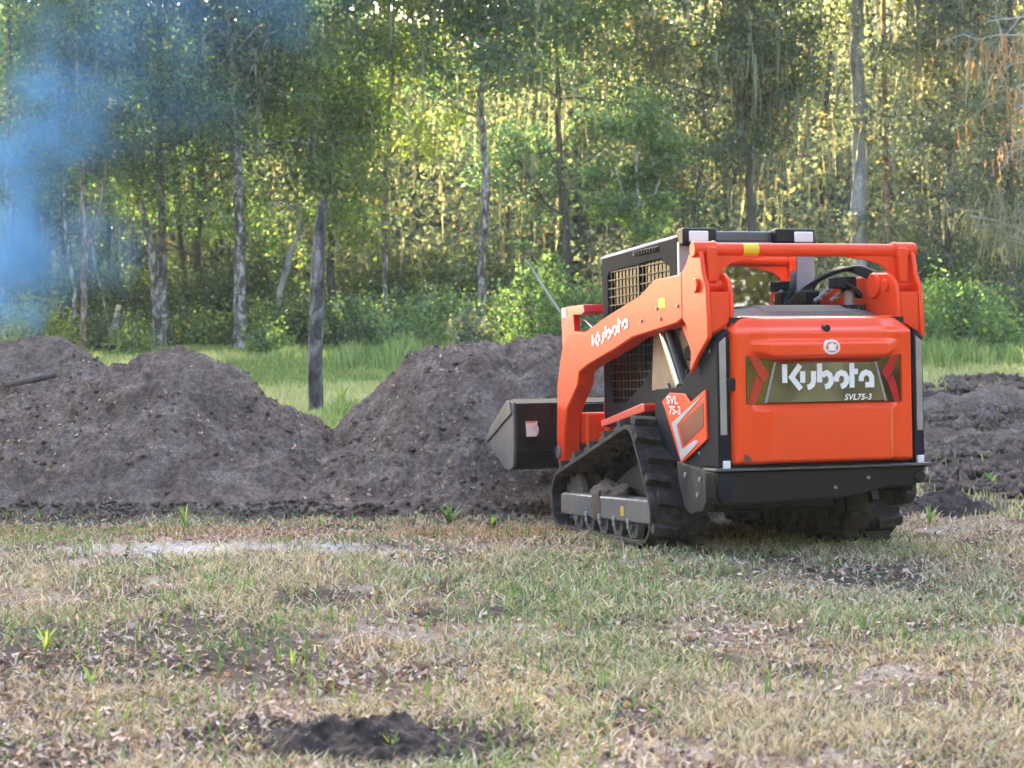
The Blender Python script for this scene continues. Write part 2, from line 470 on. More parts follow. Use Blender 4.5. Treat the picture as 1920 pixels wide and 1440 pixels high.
def clods(name, cx, cy, lx, ly, h, sd, label, st=.016, m=None, yaw=0, amp=.6):
    x = np.arange(-lx, lx + st, st); y = np.arange(-ly, ly + st, st)
    X, Y = np.meshgrid(x, y)
    r = np.sqrt((X / lx) ** 2 + (Y / ly) ** 2) + (fbm(X * 5 / lx * .4, Y * 5 / ly * .4, sd, 3) - .5) * .5
    b = np.clip(1 - r, 0, 1) ** .7
    n = fbm(X * 3.2 / lx, Y * 2.2 / ly, sd + 1, 5)
    Z = h * b * (1 - amp + amp * 2 * n) + (fbm(X * 26, Y * 26, sd + 3, 3) - .5) * .05 * sst(0, .15, b)
    c, s = math.cos(yaw), math.sin(yaw)
    XX = cx + X * c - Y * s; YY = cy + X * s + Y * c
    Zw = hter(XX, YY) - .012 + Z
    ny, nx = X.shape
    idx = np.arange(nx * ny).reshape(ny, nx)
    Q = np.stack([idx[:-1, :-1], idx[:-1, 1:], idx[1:, 1:], idx[1:, :-1]], -1).reshape(-1, 4)
    keep = b.ravel()[Q].max(1) > .01
    o = link(name, npmesh(name, np.stack([XX, YY, Zw], -1).reshape(-1, 3), Q[keep], None, True), m or SOILD)
    return tag(o, label, "dirt clump")
clods("dirt_clump", 3.52, 15.4, .48, .38, .20, 61, "row of dark crumbly clods on the grass right of the loader")
clods("dirt_clump", -.58, 6.60, .36, .30, .15, 71, "dark turned clod of earth in the near grass at the bottom edge", .010, None, 0, .95)
clods("dirt_clump", -.14, 6.55, .28, .16, .05, 75, "flat dark scrape of soil beside the clod at the bottom edge", .012)
clods("earth_ridge", 7.0, 26.5, 2.6, 1.1, .26, 81, "long low ridge of dark earth behind the rutted mud on the right", .03, SOIL, .05)
clods("earth_ridge", 5.6, 21.8, 1.8, .8, .17, 83, "short low ridge of dark earth nearest the loader's right side", .025, SOIL, -.05)

# ------------------------------------------------------------------ plants: numpy geometry
class Geo:
    def __init__(s): s.V = []; s.Q = []; s.n = 0
    def add(s, V, Q):
        s.V.append(np.asarray(V, np.float32)); s.Q.append(np.asarray(Q, np.int64) + s.n); s.n += len(V)
    def mesh(s, name, smooth=False):
        return npmesh(name, np.concatenate(s.V), np.concatenate(s.Q), None, smooth)
    def tube(s, P, R, k=7):
        P = np.asarray(P, float); R = np.asarray(R, float); n = len(P)
        T = np.gradient(P, axis=0); T /= np.linalg.norm(T, axis=1)[:, None] + 1e-9
        ref = np.where(np.abs(T[:, 2:3]) > .9, np.array([[1., 0, 0]]), np.array([[0, 0, 1.]]))
        ref = np.tile(ref[:1], (n, 1)) if True else ref
        A = np.cross(T, ref); A /= np.linalg.norm(A, axis=1)[:, None] + 1e-9
        B = np.cross(T, A)
        an = np.linspace(0, 2 * np.pi, k, endpoint=False)
        V = P[:, None] + R[:, None, None] * (np.cos(an)[None, :, None] * A[:, None] + np.sin(an)[None, :, None] * B[:, None])
        V = V.reshape(-1, 3)
        i = np.arange(n - 1)[:, None] * k; j = np.arange(k)[None]; j2 = (j + 1) % k
        Q = np.stack([i + j, i + j2, i + k + j2, i + k + j], -1).reshape(-1, 4)
        s.add(V, Q)
        # cap the end
        if k % 2 == 0 or True:
            c = len(V) - k
            s.add(np.vstack([V[c:], P[-1:]]), np.array([[q, (q + 1) % k, k, k] for q in range(k)])[:, [0, 1, 2, 2]][:0].reshape(0, 4))
    def leaves(s, C, size, rng, asp=.55, up=.25):
        n = len(C)
        if n == 0: return
        N = rng.normal(size=(n, 3)); N[:, 2] += up; N /= np.linalg.norm(N, axis=1)[:, None]
        A = np.cross(N, rng.normal(size=(n, 3))); A /= np.linalg.norm(A, axis=1)[:, None] + 1e-9
        B = np.cross(N, A)
        L = (size * rng.uniform(.6, 1.35, n))[:, None]
        W = L * asp
        fold = N * L * .12
        V = np.stack([C - A * L * .5, C + B * W * .5 + fold, C + A * L * .5, C - B * W * .5 + fold], 1).reshape(-1, 3)
        s.add(V, np.arange(4 * n).reshape(n, 4))
    def strands(s, C, length, width, rng, seg=4):
        for c in C:
            L = length * rng.uniform(.4, 1.4); wd = width * rng.uniform(.5, 1.4); a = rng.uniform(0, np.pi)
            t = np.linspace(0, 1, seg + 1)
            p = np.stack([c[0] + np.cumsum(rng.normal(0, .03, seg + 1)), c[1] + np.cumsum(rng.normal(0, .03, seg + 1)), c[2] - t * L], -1)
            ww = wd * (1 - t * .8) * rng.uniform(.6, 1.3, seg + 1)
            o = np.array([math.cos(a), math.sin(a), 0]) * ww[:, None] * .5
            V = np.concatenate([p - o, p + o]); k = seg + 1
            i = np.arange(seg)
            s.add(V, np.stack([i, i + 1, i + 1 + k, i + k], -1))

def spline(pts, n):
    pts = np.asarray(pts, float); t = np.linspace(0, 1, len(pts)); u = np.linspace(0, 1, n)
    P = np.stack([np.interp(u, t, pts[:, i]) for i in range(3)], -1)
    k = np.array([.25, .5, .25])
    for _ in range(max(1, n // len(pts) // 2)):
        Q = P.copy()
        for i in range(3): Q[1:-1, i] = np.convolve(P[:, i], k, 'valid')
        P = Q
    return P

def limb(G, p, dirv, L, r, rng, depth, tips, droop=.1, k=5):
    n = 6; P = [np.array(p, float)]; dv = np.array(dirv, float); dv /= np.linalg.norm(dv)
    for i in range(n):
        dv = dv + rng.normal(0, .17, 3); dv[2] += -droop * .3 + .05; dv /= np.linalg.norm(dv)
        P.append(P[-1] + dv * L / n)
    P = np.array(P); G.tube(P, np.linspace(r, r * .3, n + 1), k)
    tips.append(P[-1])
    if depth > 0:
        for i in range(2, n + 1):
            if rng.random() < .8:
                a = rng.normal(0, 1, 3); a[2] *= .5
                nd = dv * .7 + a / np.linalg.norm(a) * .9
                limb(G, P[i], nd, L * rng.uniform(.35, .6), r * .45, rng, depth - 1, tips, droop, 4)
    else:
        tips.append(P[3])

def at(px, y, z=None):
    """ground point under picture column px at distance y"""
    x = (px - 960) / F * y
    return np.array([x, y, float(hbase(x, y)) if z is None else z])

def zat(py, y):
    return EYE - (py - HOR) / F * y

def tree(name, label, cat, path, r0, r1, zmin, zmax, nl, limbL, leaf, lsize, per, sig, seed, bark, top=None, topper=None, moss=0, lo=True, depth=1, group="trees at the edge of the wood", sides=9, toplsize=None, forks=()):
    """path: list of (px,py) with y distance -> trunk; crown from limbs"""
    rng = np.random.default_rng(seed)
    base = np.array(path[0], float)
    root = empty(name, Matrix.Translation(Vector(base)))
    tag(root, label, cat, group)
    G = Geo(); P = spline(path, 26) - base
    P[1:-1, :2] += rng.normal(0, .02, (24, 2))
    R = np.interp(np.linspace(0, 1, 26), [0, .04, 1], [r0 * 1.35, r0, r1])
    G.tube(P, R, sides)
    tips = []
    for fk in forks:
        PF = spline(fk[0], 16) - base
        G.tube(PF, np.linspace(fk[1], fk[2], 16), 7)
        tips += [PF[-1], PF[-3]]
        for i in range(fk[3]):
            q = PF[rng.integers(6, 16)]; a = rng.uniform(0, 2 * np.pi)
            limb(G, q, (math.cos(a), math.sin(a), .4), limbL * .7, fk[1] * .4, rng, depth, tips)
    zs = rng.uniform(zmin, zmax, nl)
    nlo = int(nl * 1.25) if lo else 0
    zs = np.concatenate([zs, rng.uniform(max(zmin - 1.0, 2.2), 9.8, nlo)])
    for z in zs:
        i = int(np.clip(np.searchsorted(P[:, 2], z - base[2]), 1, 25))
        a = rng.uniform(0, 2 * np.pi); L = limbL * rng.uniform(.5, 1.15)
        limb(G, P[i], (math.cos(a), math.sin(a), rng.uniform(.0, .7)), L, max(R[i] * .42, .015), rng, depth, tips)
    link("trunk", G.mesh("trunk", True), bark, root)
    tips = np.array(tips)
    L = Geo()
    hi = tips[:, 2] + base[2] > 10.2  # crown above the frame, leaves enlarged and thickened to block the sun
    for tt, pp, ls in ((tips[~hi], int(per * 2.0), lsize * .92), (tips[hi], topper or per, toplsize or lsize)):
        if len(tt) == 0: continue
        c = np.repeat(tt, pp, 0) + rng.normal(0, 1, (len(tt) * pp, 3)) * np.array([sig, sig, sig * .5]) * np.repeat(rng.uniform(.45, 1.15, len(tt)), pp)[:, None]
        L.leaves(c, ls, rng)
    if L.n: link("crown", L.mesh("crown"), leaf, root)
    if moss and len(tips):
        Mo = Geo(); low = tips[tips[:, 2] < 10]; low = low if len(low) else tips; moss = int(moss * 1.3)
        c = low[rng.integers(0, len(low), moss)] + rng.normal(0, .3, (moss, 3))
        Mo.strands(c, 1.1, .10, rng)
        tag(link("hanging_moss", Mo.mesh("hanging_moss"), MOSS, root), kind="stuff")
    return root

def T3(pts, y, y2=None):
    """picture polyline to a trunk line at distance y: first point stands on the ground"""
    out = []
    for i, (px, py) in enumerate(pts):
        yy = y + (0 if y2 is None else (y2 - y) * i / max(1, len(pts) - 1))
        x = (px - 960) / F * yy
        out.append((x, yy, (float(hbase(x, yy)) - .1) if i == 0 else zat(py, yy)))
    return out

# --- trees one can tell apart
tree("oak_tree", "tall straight tree with grey mottled bark, left of the charred post", "tree", T3([(449, 655), (450, 500), (448, 300), (438, 180), (430, 0), (420, -700)], 45), .16, .06, 6.0, 17, 16, 2.6, LEAF, .14, 34, .42, 11, BARK, topper=90, toplsize=.26, moss=60)
tree("oak_tree", "two-stemmed tree whose left stem leans outward, second in from the smoke", "tree", T3([(303, 652), (306, 500), (302, 300), (303, 100), (300, -600)], 45.5), .13, .05, 5.0, 16, 14, 2.6, LEAF, .14, 34, .42, 12, BARK, topper=90, toplsize=.26, moss=40,
     forks=[(T3([(298, 655), (292, 540), (285, 460), (268, 390), (245, 280), (215, 120)], 45.3), .12, .05, 6)])
def raw(pts, y): return [((px - 960) / F * y, y, zat(py, y)) for px, py in pts]
tree("young_tree", "slender reddish-barked tree forking to the right beside the smoke", "tree", T3([(154, 662), (157, 540), (163, 460), (156, 400), (160, 300), (150, 120), (148, -300)], 43), .075, .03, 5.5, 12, 9, 2.0, LEAF, .13, 30, .4, 13, BARKR, topper=60, toplsize=.22,
     forks=[(raw([(162, 470), (176, 440), (186, 400), (200, 330), (206, 250)], 43), .045, .02, 4)], sides=7)
tree("young_tree", "thin pale crooked tree just left of the reddish-barked one", "tree", T3([(141, 660), (141, 560), (139, 520), (124, 440), (122, 300), (124, 200), (110, -300)], 43.5), .06, .03, 5.5, 12, 8, 2.0, LEAF, .13, 30, .4, 14, BARK, topper=60, toplsize=.22, sides=7)
tree("young_tree", "thin grey tree at the far left edge inside the blue smoke", "tree", T3([(8, 650), (10, 520), (14, 400), (22, 200), (30, -300)], 44), .06, .03, 4.5, 12, 9, 2.0, LEAF, .14, 34, .45, 15, BARK, topper=60, toplsize=.22, sides=7)
tree("young_tree", "small leaning tree with pale bark between the mottled tree and the charred post", "tree", T3([(505, 640), (528, 540), (545, 480), (562, 430), (580, 330), (590, 200)], 47), .09, .04, 4.0, 8, 8, 2.0, LEAFG, .14, 34, .45, 16, BARKP, topper=40, sides=7)
tree("oak_tree", "slim straight grey tree right of centre behind the second heap", "tree", T3([(905, 625), (905, 540), (910, 330), (904, 200), (903, 60), (915, -700)], 46), .12, .05, 7.0, 17, 15, 2.6, LEAF, .14, 30, .45, 17, BARK, topper=90, toplsize=.26, moss=70)
tree("sapling", "bright green small tree with a fan-shaped crown behind the loader's cab", "tree", T3([(1200, 640), (1200, 480), (1198, 430), (1196, 380), (1192, 300), (1190, 225)], 41), .055, .02, 3.4, 5.6, 9, .85, LEAFG, .12, 26, .22, 18, BARKP, sides=7, lo=False,
     forks=[(raw([(1199, 440), (1180, 400), (1160, 340), (1140, 280)], 41), .03, .012, 3), (raw([(1199, 435), (1222, 380), (1245, 310), (1262, 260)], 41), .03, .012, 3), (raw([(1199, 450), (1150, 430), (1120, 400)], 41), .02, .01, 2)])
tree("pine_tree", "thickest trunk with smooth pale lilac-grey bark, above the loader's cab", "tree", T3([(1606, 600), (1608, 430), (1610, 250), (1604, 100), (1603, -50), (1605, -700)], 46.2), .21, .12, 10.2, 18, 13, 2.8, LEAF, .14, 30, .45, 19, BARKP, topper=90, toplsize=.26, moss=20, lo=False,
     forks=[(raw([(1612, 60), (1594, 25), (1580, 5)], 47), .07, .03, 0)])
tree("pine_tree", "narrow dark trunk right of the thickest pale trunk", "tree", T3([(1662, 610), (1660, 430), (1662, 300), (1655, 180), (1650, 0), (1640, -600)], 47.5), .10, .05, 8.5, 18, 13, 2.4, LEAFD, .14, 30, .45, 20, BARKR, topper=90, toplsize=.26, moss=30, lo=False)
tree("oak_tree", "dark crooked tree draped with long grey moss, left of the thickest pale trunk", "tree", T3([(1412, 600), (1410, 420), (1402, 310), (1385, 240), (1388, 120), (1386, -20), (1380, -600)], 46), .12, .06, 6.5, 17, 15, 2.6, LEAFD, .14, 34, .45, 21, BARKD, topper=90, toplsize=.26, moss=170)
tree("oak_tree", "tree with dull grey trunk just behind the charred post's top", "tree", T3([(622, 620), (620, 480), (616, 300), (625, 100), (620, -700)], 49), .12, .05, 5.0, 17, 16, 2.6, LEAF, .14, 34, .45, 22, BARKD, topper=90, toplsize=.26, moss=40)
tree("oak_tree", "leafy tree with yellowing leaves between the charred post and the slim grey tree", "tree", T3([(722, 620), (722, 450), (726, 300), (735, 150), (760, -500)], 47.5), .07, .03, 4.0, 14, 15, 2.2, LEAFY, .14, 32, .4, 23, BARK, topper=70, toplsize=.24, moss=30)
tree("oak_tree", "broad leafy tree hung with moss above the loader's bucket", "tree", T3([(1060, 620), (1062, 450), (1050, 300), (1040, 100), (1040, -600)], 48), .11, .05, 4.5, 17, 17, 2.7, LEAF, .14, 34, .45, 24, BARKD, topper=90, toplsize=.26, moss=160)
tree("oak_tree", "leafy tree at the right with pale green foliage over the tall grass", "tree", T3([(1772, 620), (1776, 450), (1780, 300), (1790, 100), (1800, -500)], 46), .10, .05, 3.5, 15, 17, 2.6, LEAFW, .14, 34, .45, 25, BARK, topper=70, toplsize=.26, moss=140)
tree("oak_tree", "mossy dark tree at the right edge with its trunk beside the big bush", "tree", T3([(1898, 640), (1895, 560), (1893, 400), (1885, 200), (1880, -500)], 44), .12, .06, 4.0, 15, 15, 2.6, LEAFW, .14, 30, .45, 26, BARKD, topper=70, toplsize=.26, moss=160)
tree("oak_tree", "tall tree with leafy crown filling the gap left of the mottled tree", "tree", T3([(375, 630), (372, 480), (380, 300), (372, 100), (370, -600)], 49), .10, .05, 3.6, 17, 19, 2.6, LEAFG, .14, 36, .45, 27, BARKD, topper=90, toplsize=.26, moss=30)
tree("oak_tree", "tall leafy tree in the smoke at the left, behind the thin crooked ones", "tree", T3([(70, 630), (72, 480), (64, 300), (70, 100), (66, -600)], 49), .12, .05, 4.0, 17, 18, 2.7, LEAFD, .15, 36, .45, 28, BARKD, topper=90, toplsize=.26, moss=70)
tree("oak_tree", "mossy tree between the fan-shaped sapling and the dark crooked tree", "tree", T3([(1300, 620), (1302, 450), (1312, 300), (1322, 100), (1330, -600)], 48.5), .10, .05, 4.2, 17, 17, 2.6, LEAFW, .14, 34, .45, 29, BARK, topper=90, toplsize=.26, moss=150)

# bare sunlit branches at the upper right, leafless
def bare(name, label, pts, y, r, n, L, seed, bark, up=.3, mossm=None):
    rng = np.random.default_rng(seed)
    base = np.array(pts[0], float); root = empty(name, Matrix.Translation(Vector(base)))
    tag(root, label, "bare tree")
    G = Geo(); P = spline(pts, 24) - base; R = np.linspace(r, r * .4, 24); G.tube(P, R, 7); tips = []
    for i in range(n):
        k = rng.integers(9, 24); a = rng.normal(0, 1, 3); a[2] = abs(a[2]) * up
        a[0] -= .6
        limb(G, P[k], a, L * rng.uniform(.6, 1.2), max(.012, R[k] * .45), rng, 2, tips, .3, 4)
    link("trunk", G.mesh("trunk", True), bark, root)
    tips = np.array(tips); Mo = Geo(); c = tips[rng.integers(0, len(tips), 420)] + rng.normal(0, .15, (420, 3))
    Mo.strands(c, .38, .035, rng); tag(link("hanging_moss", Mo.mesh("hanging_moss"), mossm or SUNMOSS, root), kind="stuff")
    return root
bare("bare_tree", "leafless branching tree reaching in at the upper right corner", T3([(2010, 640), (2000, 400), (1990, 200), (1960, 60), (1930, -60)], 41), 41, .11, 16, 1.6, 91, DEADW)
bare("dead_sapling", "dead grey branches with bare twigs at the right above the big bush", T3([(1975, 640), (1960, 520), (1930, 440), (1870, 415), (1815, 405)], 42), 42, .05, 12, .9, 92, DEADW, mossm=MOSS)

# wood behind: uncountable mass
def wood():
    rng = np.random.default_rng(5)
    Tk = Geo(); L = Geo(); Mo = Geo()
    for i in range(160):
        y = rng.uniform(50, 84); x = rng.uniform(-.40, .44) * y; H = rng.uniform(11, 19); r = rng.uniform(.04, .15)
        z0 = float(hbase(x, y)) - .1
        P = np.array([[x, y, z0], [x + rng.normal(0, .25), y, z0 + H * .33], [x + rng.normal(0, .5), y, z0 + H * .66], [x + rng.normal(0, .9), y, z0 + H]])
        P = spline(P, 12); Tk.tube(P, np.linspace(r, r * .4, 12), 6)
        for j in range(5):
            q = P[rng.integers(3, 12)]; a = rng.uniform(0, 2 * np.pi)
            limb(Tk, q, (math.cos(a), math.sin(a), .5), rng.uniform(1.5, 3), r * .35, rng, 0, [], .1, 4)
    Cs = []
    for (ya, yb, n, k, ls, thr, zp) in ((49.5, 62, 3700, 44, .19, .46, .9), (68, 92, 14500, 34, .34, .32, .8), (90, 97, 3300, 40, .42, .0, 1.0)):
        y = ya + (yb - ya) * rng.random(n); x = rng.uniform(-.40, .44, n) * y
        z = rng.uniform(0, 1, n) ** zp * (3.2 + 590 / F * y if ya < 90 else 9)
        zm = 3.2 + 590 / F * y
        keep = fbm(x * .35, z * .35 + y * .15, 201, 3) > thr
        if ya < 90: keep &= rng.random(n) > sst(.62, .95, z / (1.55 + 590 / F * y)) * np.where(x < 0, .88, .6)
        x, y, z = x[keep], y[keep], z[keep]
        C = np.stack([x, y, z + hbase(x, y)], -1); Cs.append(C)
        sg = rng.uniform(.35, .8, len(C)) * (ls / .19) ** .5
        c = np.repeat(C, k, 0) + rng.normal(0, 1, (len(C) * k, 3)) * np.repeat(sg, k)[:, None] * np.array([1, 1, .6])
        L.leaves(c, ls, rng, .6)
    C = Cs[0]
    # unseen leaf slab added above the picture to shade the foreground
    n = 1150
    C2 = np.stack([rng.uniform(-20, 9, n), rng.uniform(41.5, 45.5, n), rng.uniform(11.0, 21.5, n)], -1)
    c = np.repeat(C2, 70, 0) + rng.normal(0, 1, (n * 70, 3)) * np.array([.75, .75, .45])
    L.leaves(c, .30, rng, .6)
    m = C[rng.integers(0, len(C), 1500)] + rng.normal(0, .3, (1500, 3))
    Mo.strands(m, 1.0, .07, rng, 4)
    me = Tk.mesh("w1", True); ml = L.mesh("w2"); mm = Mo.mesh("w3")
    V = []; Q = []; mi = []; off = 0; sm = []
    for k, G in enumerate((Tk, L, Mo)):
        v = np.concatenate(G.V); q = np.concatenate(G.Q)
        V.append(v); Q.append(q + off); off += len(v); mi.append(np.full(len(q), k)); sm.append(np.full(len(q), k == 0))
    M_ = npmesh("wood", np.concatenate(V), np.concatenate(Q))
    M_.polygons.foreach_set("material_index", np.concatenate(mi).astype(np.int32))
    M_.polygons.foreach_set("use_smooth", np.concatenate(sm))
    for a in (me, ml, mm): bpy.data.meshes.remove(a)
    o = link("wood", M_, [BARKD, LEAFW, MOSS])
    tag(o, "dense mixed wood rising behind the front row of trees", "wood", kind="stuff")
wood()

def treeline():
    """the sunlit wood on the far side of the clearing, behind the photographer, seen in glass and paint"""
    rng = np.random.default_rng(8)
    Tk = Geo(); L = Geo()
    for i in range(160):
        if i < 46: y = rng.uniform(-36, -24); x = rng.uniform(-30, 34)
        elif i < 84: y = rng.uniform(-24, 46); x = rng.uniform(-38, -27) - max(0, y - 20) * .1
        elif i < 120: y = rng.uniform(-24, 46); x = rng.uniform(29, 40)
        else: y = rng.uniform(-33, -22); x = rng.uniform(-16, 12)
        H = rng.uniform(9, 15)
        P = spline([[x, y, -.1], [x + rng.normal(0, .3), y, H * .5], [x + rng.normal(0, .6), y, H]], 8)
        Tk.tube(P, np.linspace(.2, .07, 8), 6)
        C = np.array([x, y, H * .62]) + rng.normal(0, 1, (60, 3)) * np.array([2.1, 1.6, H * .33])
        C[:, 2] = np.clip(C[:, 2], .6, None)
        L.leaves(np.repeat(C, 50, 0) + rng.normal(0, .6, (60 * 50, 3)), .40 if i < 120 else .30, rng, .7)
    v1 = np.concatenate(Tk.V); q1 = np.concatenate(Tk.Q); v2 = np.concatenate(L.V); q2 = np.concatenate(L.Q)
    M_ = npmesh("treeline", np.vstack([v1, v2]), np.vstack([q1, q2 + len(v1)]))
    M_.polygons.foreach_set("material_index", np.concatenate([np.zeros(len(q1)), np.ones(len(q2))]).astype(np.int32))
    o = link("treeline", M_, [BARK, BACKL])
    tag(o, "trees around the other sides of the clearing, mirrored in the loader's nameplate", "treeline", kind="stuff")
treeline()

# --- shrubs and undergrowth
def shrub(label, px, y, wpx, toppy, leaf, seed, n=55, per=42, ls=.10, flowers=0, name="shrub", stems=14, group="shrubs along the foot of the wood"):
    rng = np.random.default_rng(seed)
    b = at(px, y); Wd = wpx / F * y * .5; H = zat(toppy, y) - b[2]
    root = empty(name, Matrix.Translation(Vector(b))); tag(root, label, "shrub", group)
    st = Geo()
    for i in range(stems):
        a = rng.uniform(0, 2 * np.pi); rr = rng.uniform(.2, .9) * Wd
        e = np.array([math.cos(a) * rr, math.sin(a) * rr * .8, H * rng.uniform(.6, .97)])
        P = spline([(0, 0, -.05), (e[0] * .4, e[1] * .4, e[2] * .5), e], 8); st.tube(P, np.linspace(.02, .006, 8), 4)
    link("stems", st.mesh("stems", True), BARKD, root)
    u = rng.normal(size=(n, 3)); u /= np.linalg.norm(u, axis=1)[:, None]; rr = rng.uniform(.35, 1, n) ** .6
    C = u * rr[:, None] * np.array([Wd, Wd * .8, H * .5]) + np.array([0, 0, H * .5])
    C[:, 2] *= 1 + .25 * (rng.random(n) - .5)
    L = Geo(); c = np.repeat(C, per, 0) + rng.normal(0, 1, (n * per, 3)) * min(.22, .16 + Wd * .05)
    c[:, 2] = np.clip(c[:, 2], .02, None)
    L.leaves(c, ls, rng); link("foliage", L.mesh("foliage"), leaf, root)
    if flowers:
        G = Geo(); fl = C[rng.integers(0, n, flowers)] + rng.normal(0, .2, (flowers, 3)); fl[:, 1] -= Wd * .3
        G.leaves(fl, .09, rng, .9); tag(link("flowers", G.mesh("flowers"), FLOWER, root), kind="stuff")
    return root
FLOWER = surf("yellow_petals", (.72, .58, .05), (.65, .5, .04), 5, .7)
shrub("pale yellow-green bush in front of the smoke at the left edge", 75, 42, 130, 575, LEAFY, 301, 60)
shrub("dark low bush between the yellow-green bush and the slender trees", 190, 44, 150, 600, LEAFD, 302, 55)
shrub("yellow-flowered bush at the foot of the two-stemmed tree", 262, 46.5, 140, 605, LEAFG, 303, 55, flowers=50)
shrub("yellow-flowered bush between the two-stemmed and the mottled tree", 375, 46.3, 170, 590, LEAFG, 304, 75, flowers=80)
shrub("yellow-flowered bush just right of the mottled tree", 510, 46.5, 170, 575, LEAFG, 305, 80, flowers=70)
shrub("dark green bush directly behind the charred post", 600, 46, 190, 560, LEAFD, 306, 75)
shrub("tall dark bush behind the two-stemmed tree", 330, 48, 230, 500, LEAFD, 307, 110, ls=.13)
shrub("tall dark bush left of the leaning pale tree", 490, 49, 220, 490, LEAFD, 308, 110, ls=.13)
shrub("mid-green bush right of the charred post above the bright grass", 710, 45, 200, 560, LEAF, 309, 85)
shrub("dark green bush left of the slim grey tree", 820, 46, 200, 550, LEAF, 310, 85)
shrub("bush of grey-green leaves at the foot of the slim grey tree", 930, 47, 170, 560, LEAFW, 311, 75)
shrub("feathery pale green bush with a dead bough across it, left of the cab", 1010, 41, 190, 500, LEAFG, 312, 95)
shrub("bright green bush touching the loader's front boom", 1100, 40.5, 130, 545, LEAFG, 313, 65)
shrub("dark bush seen through the frame of the loader's boom", 1540, 44, 260, 500, LEAFW, 314, 110)
shrub("big light green bush just right of the loader", 1790, 41, 180, 525, LEAFG, 315, 120)
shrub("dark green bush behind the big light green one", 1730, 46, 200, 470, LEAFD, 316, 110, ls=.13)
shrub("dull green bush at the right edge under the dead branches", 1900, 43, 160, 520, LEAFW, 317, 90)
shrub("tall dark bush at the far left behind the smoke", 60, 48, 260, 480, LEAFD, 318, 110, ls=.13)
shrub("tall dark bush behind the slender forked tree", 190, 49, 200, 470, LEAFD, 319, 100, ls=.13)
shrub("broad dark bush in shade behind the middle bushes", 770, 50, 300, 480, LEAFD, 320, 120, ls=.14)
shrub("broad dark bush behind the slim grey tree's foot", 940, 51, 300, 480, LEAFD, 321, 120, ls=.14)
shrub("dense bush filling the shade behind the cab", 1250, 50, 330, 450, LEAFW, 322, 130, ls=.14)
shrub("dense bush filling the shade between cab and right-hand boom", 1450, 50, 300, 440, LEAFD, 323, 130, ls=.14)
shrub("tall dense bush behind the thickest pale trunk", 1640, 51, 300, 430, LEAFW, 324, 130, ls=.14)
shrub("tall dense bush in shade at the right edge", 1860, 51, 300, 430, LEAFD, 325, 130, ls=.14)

shrub("low pale shrub in the grass just left of the two-stemmed tree", 245, 42, 70, 625, LEAFG, 331, 30)
shrub("low pale shrub on the bright grass right of the mottled tree", 500, 42, 80, 622, LEAFG, 332, 34)
shrub("rounded bright shrub in the tall grass right of the charred post", 775, 39.5, 110, 600, LEAFG, 333, 50)
shrub("small grey-green shrub at the foot of the slim grey tree, in front", 880, 41, 90, 605, LEAFW, 334, 40)
shrub("low tangled shrub between loader and big light green bush", 1735, 39.5, 70, 585, LEAFG, 335, 40)
shrub("low light shrub at the right edge in the tall grass", 1870, 39.5, 110, 600, LEAFG, 336, 50)
# cut stump with a side sucker
st = empty("cut_stump", Matrix.Translation(Vector(at(209, 42))))
tag(st, "short leaning stump with a pale sawn top left of the two-stemmed tree", "stump")
G = Geo(); b = np.array(at(209, 42)); P = np.array(raw([(209, 660), (212, 630), (217, 605), (222, 580)], 42)) - b
G.tube(P, [.075, .07, .065, .06], 9); link("trunk", G.mesh("trunk", True), BARK, st)
bm = bmesh.new(); bmesh.ops.create_cone(bm, cap_ends=True, segments=12, radius1=.062, radius2=.055, depth=.14)
me = bpy.data.meshes.new("sawn_top"); bm.to_mesh(me); bm.free()
o = link("sawn_top", me, CUTW, st); o.location = Vector(P[-1]) + Vector((0, 0, .03)); o.rotation_euler = (0, .22, 0)
G = Geo(); P = np.array(raw([(209, 640), (203, 600), (190, 540), (178, 490), (172, 440)], 42)) - b
G.tube(spline(P, 10), np.linspace(.03, .012, 10), 6); link("side_shoot", G.mesh("side_shoot", True), BARK, st)

# dead bough
G = Geo(); P = spline(raw([(1050, 585), (1030, 555), (1008, 522), (996, 500), (984, 486)], 39.8), 12); c0 = P[0].copy()
G.tube(P - c0, np.linspace(.035, .018, 12), 6); G.tube((P[6] - c0) + np.array([[0, 0, 0], [.1, 0, .12], [.16, 0, .28]]), [.015, .012, .006], 5)
o = link("dead_bough", G.mesh("dead_bough", True), DEADW); o.location = Vector(c0)
tag(o, "pale dead bough leaning across the feathery bush left of the cab", "dead branch")

# log end in the left heap
G = Geo(); G.tube(np.array([[-.20, 0, -.04], [0, 0, 0], [.20, .08, .04]]), [.026, .03, .024], 8)
o = link("log", G.mesh("log", True), BARKD); o.location = Vector(((75 - 960) / F * 17.3, 17.0, zat(712, 17.3) + .01))
tag(o, "short dark log poking out of the soil at the left edge", "log")

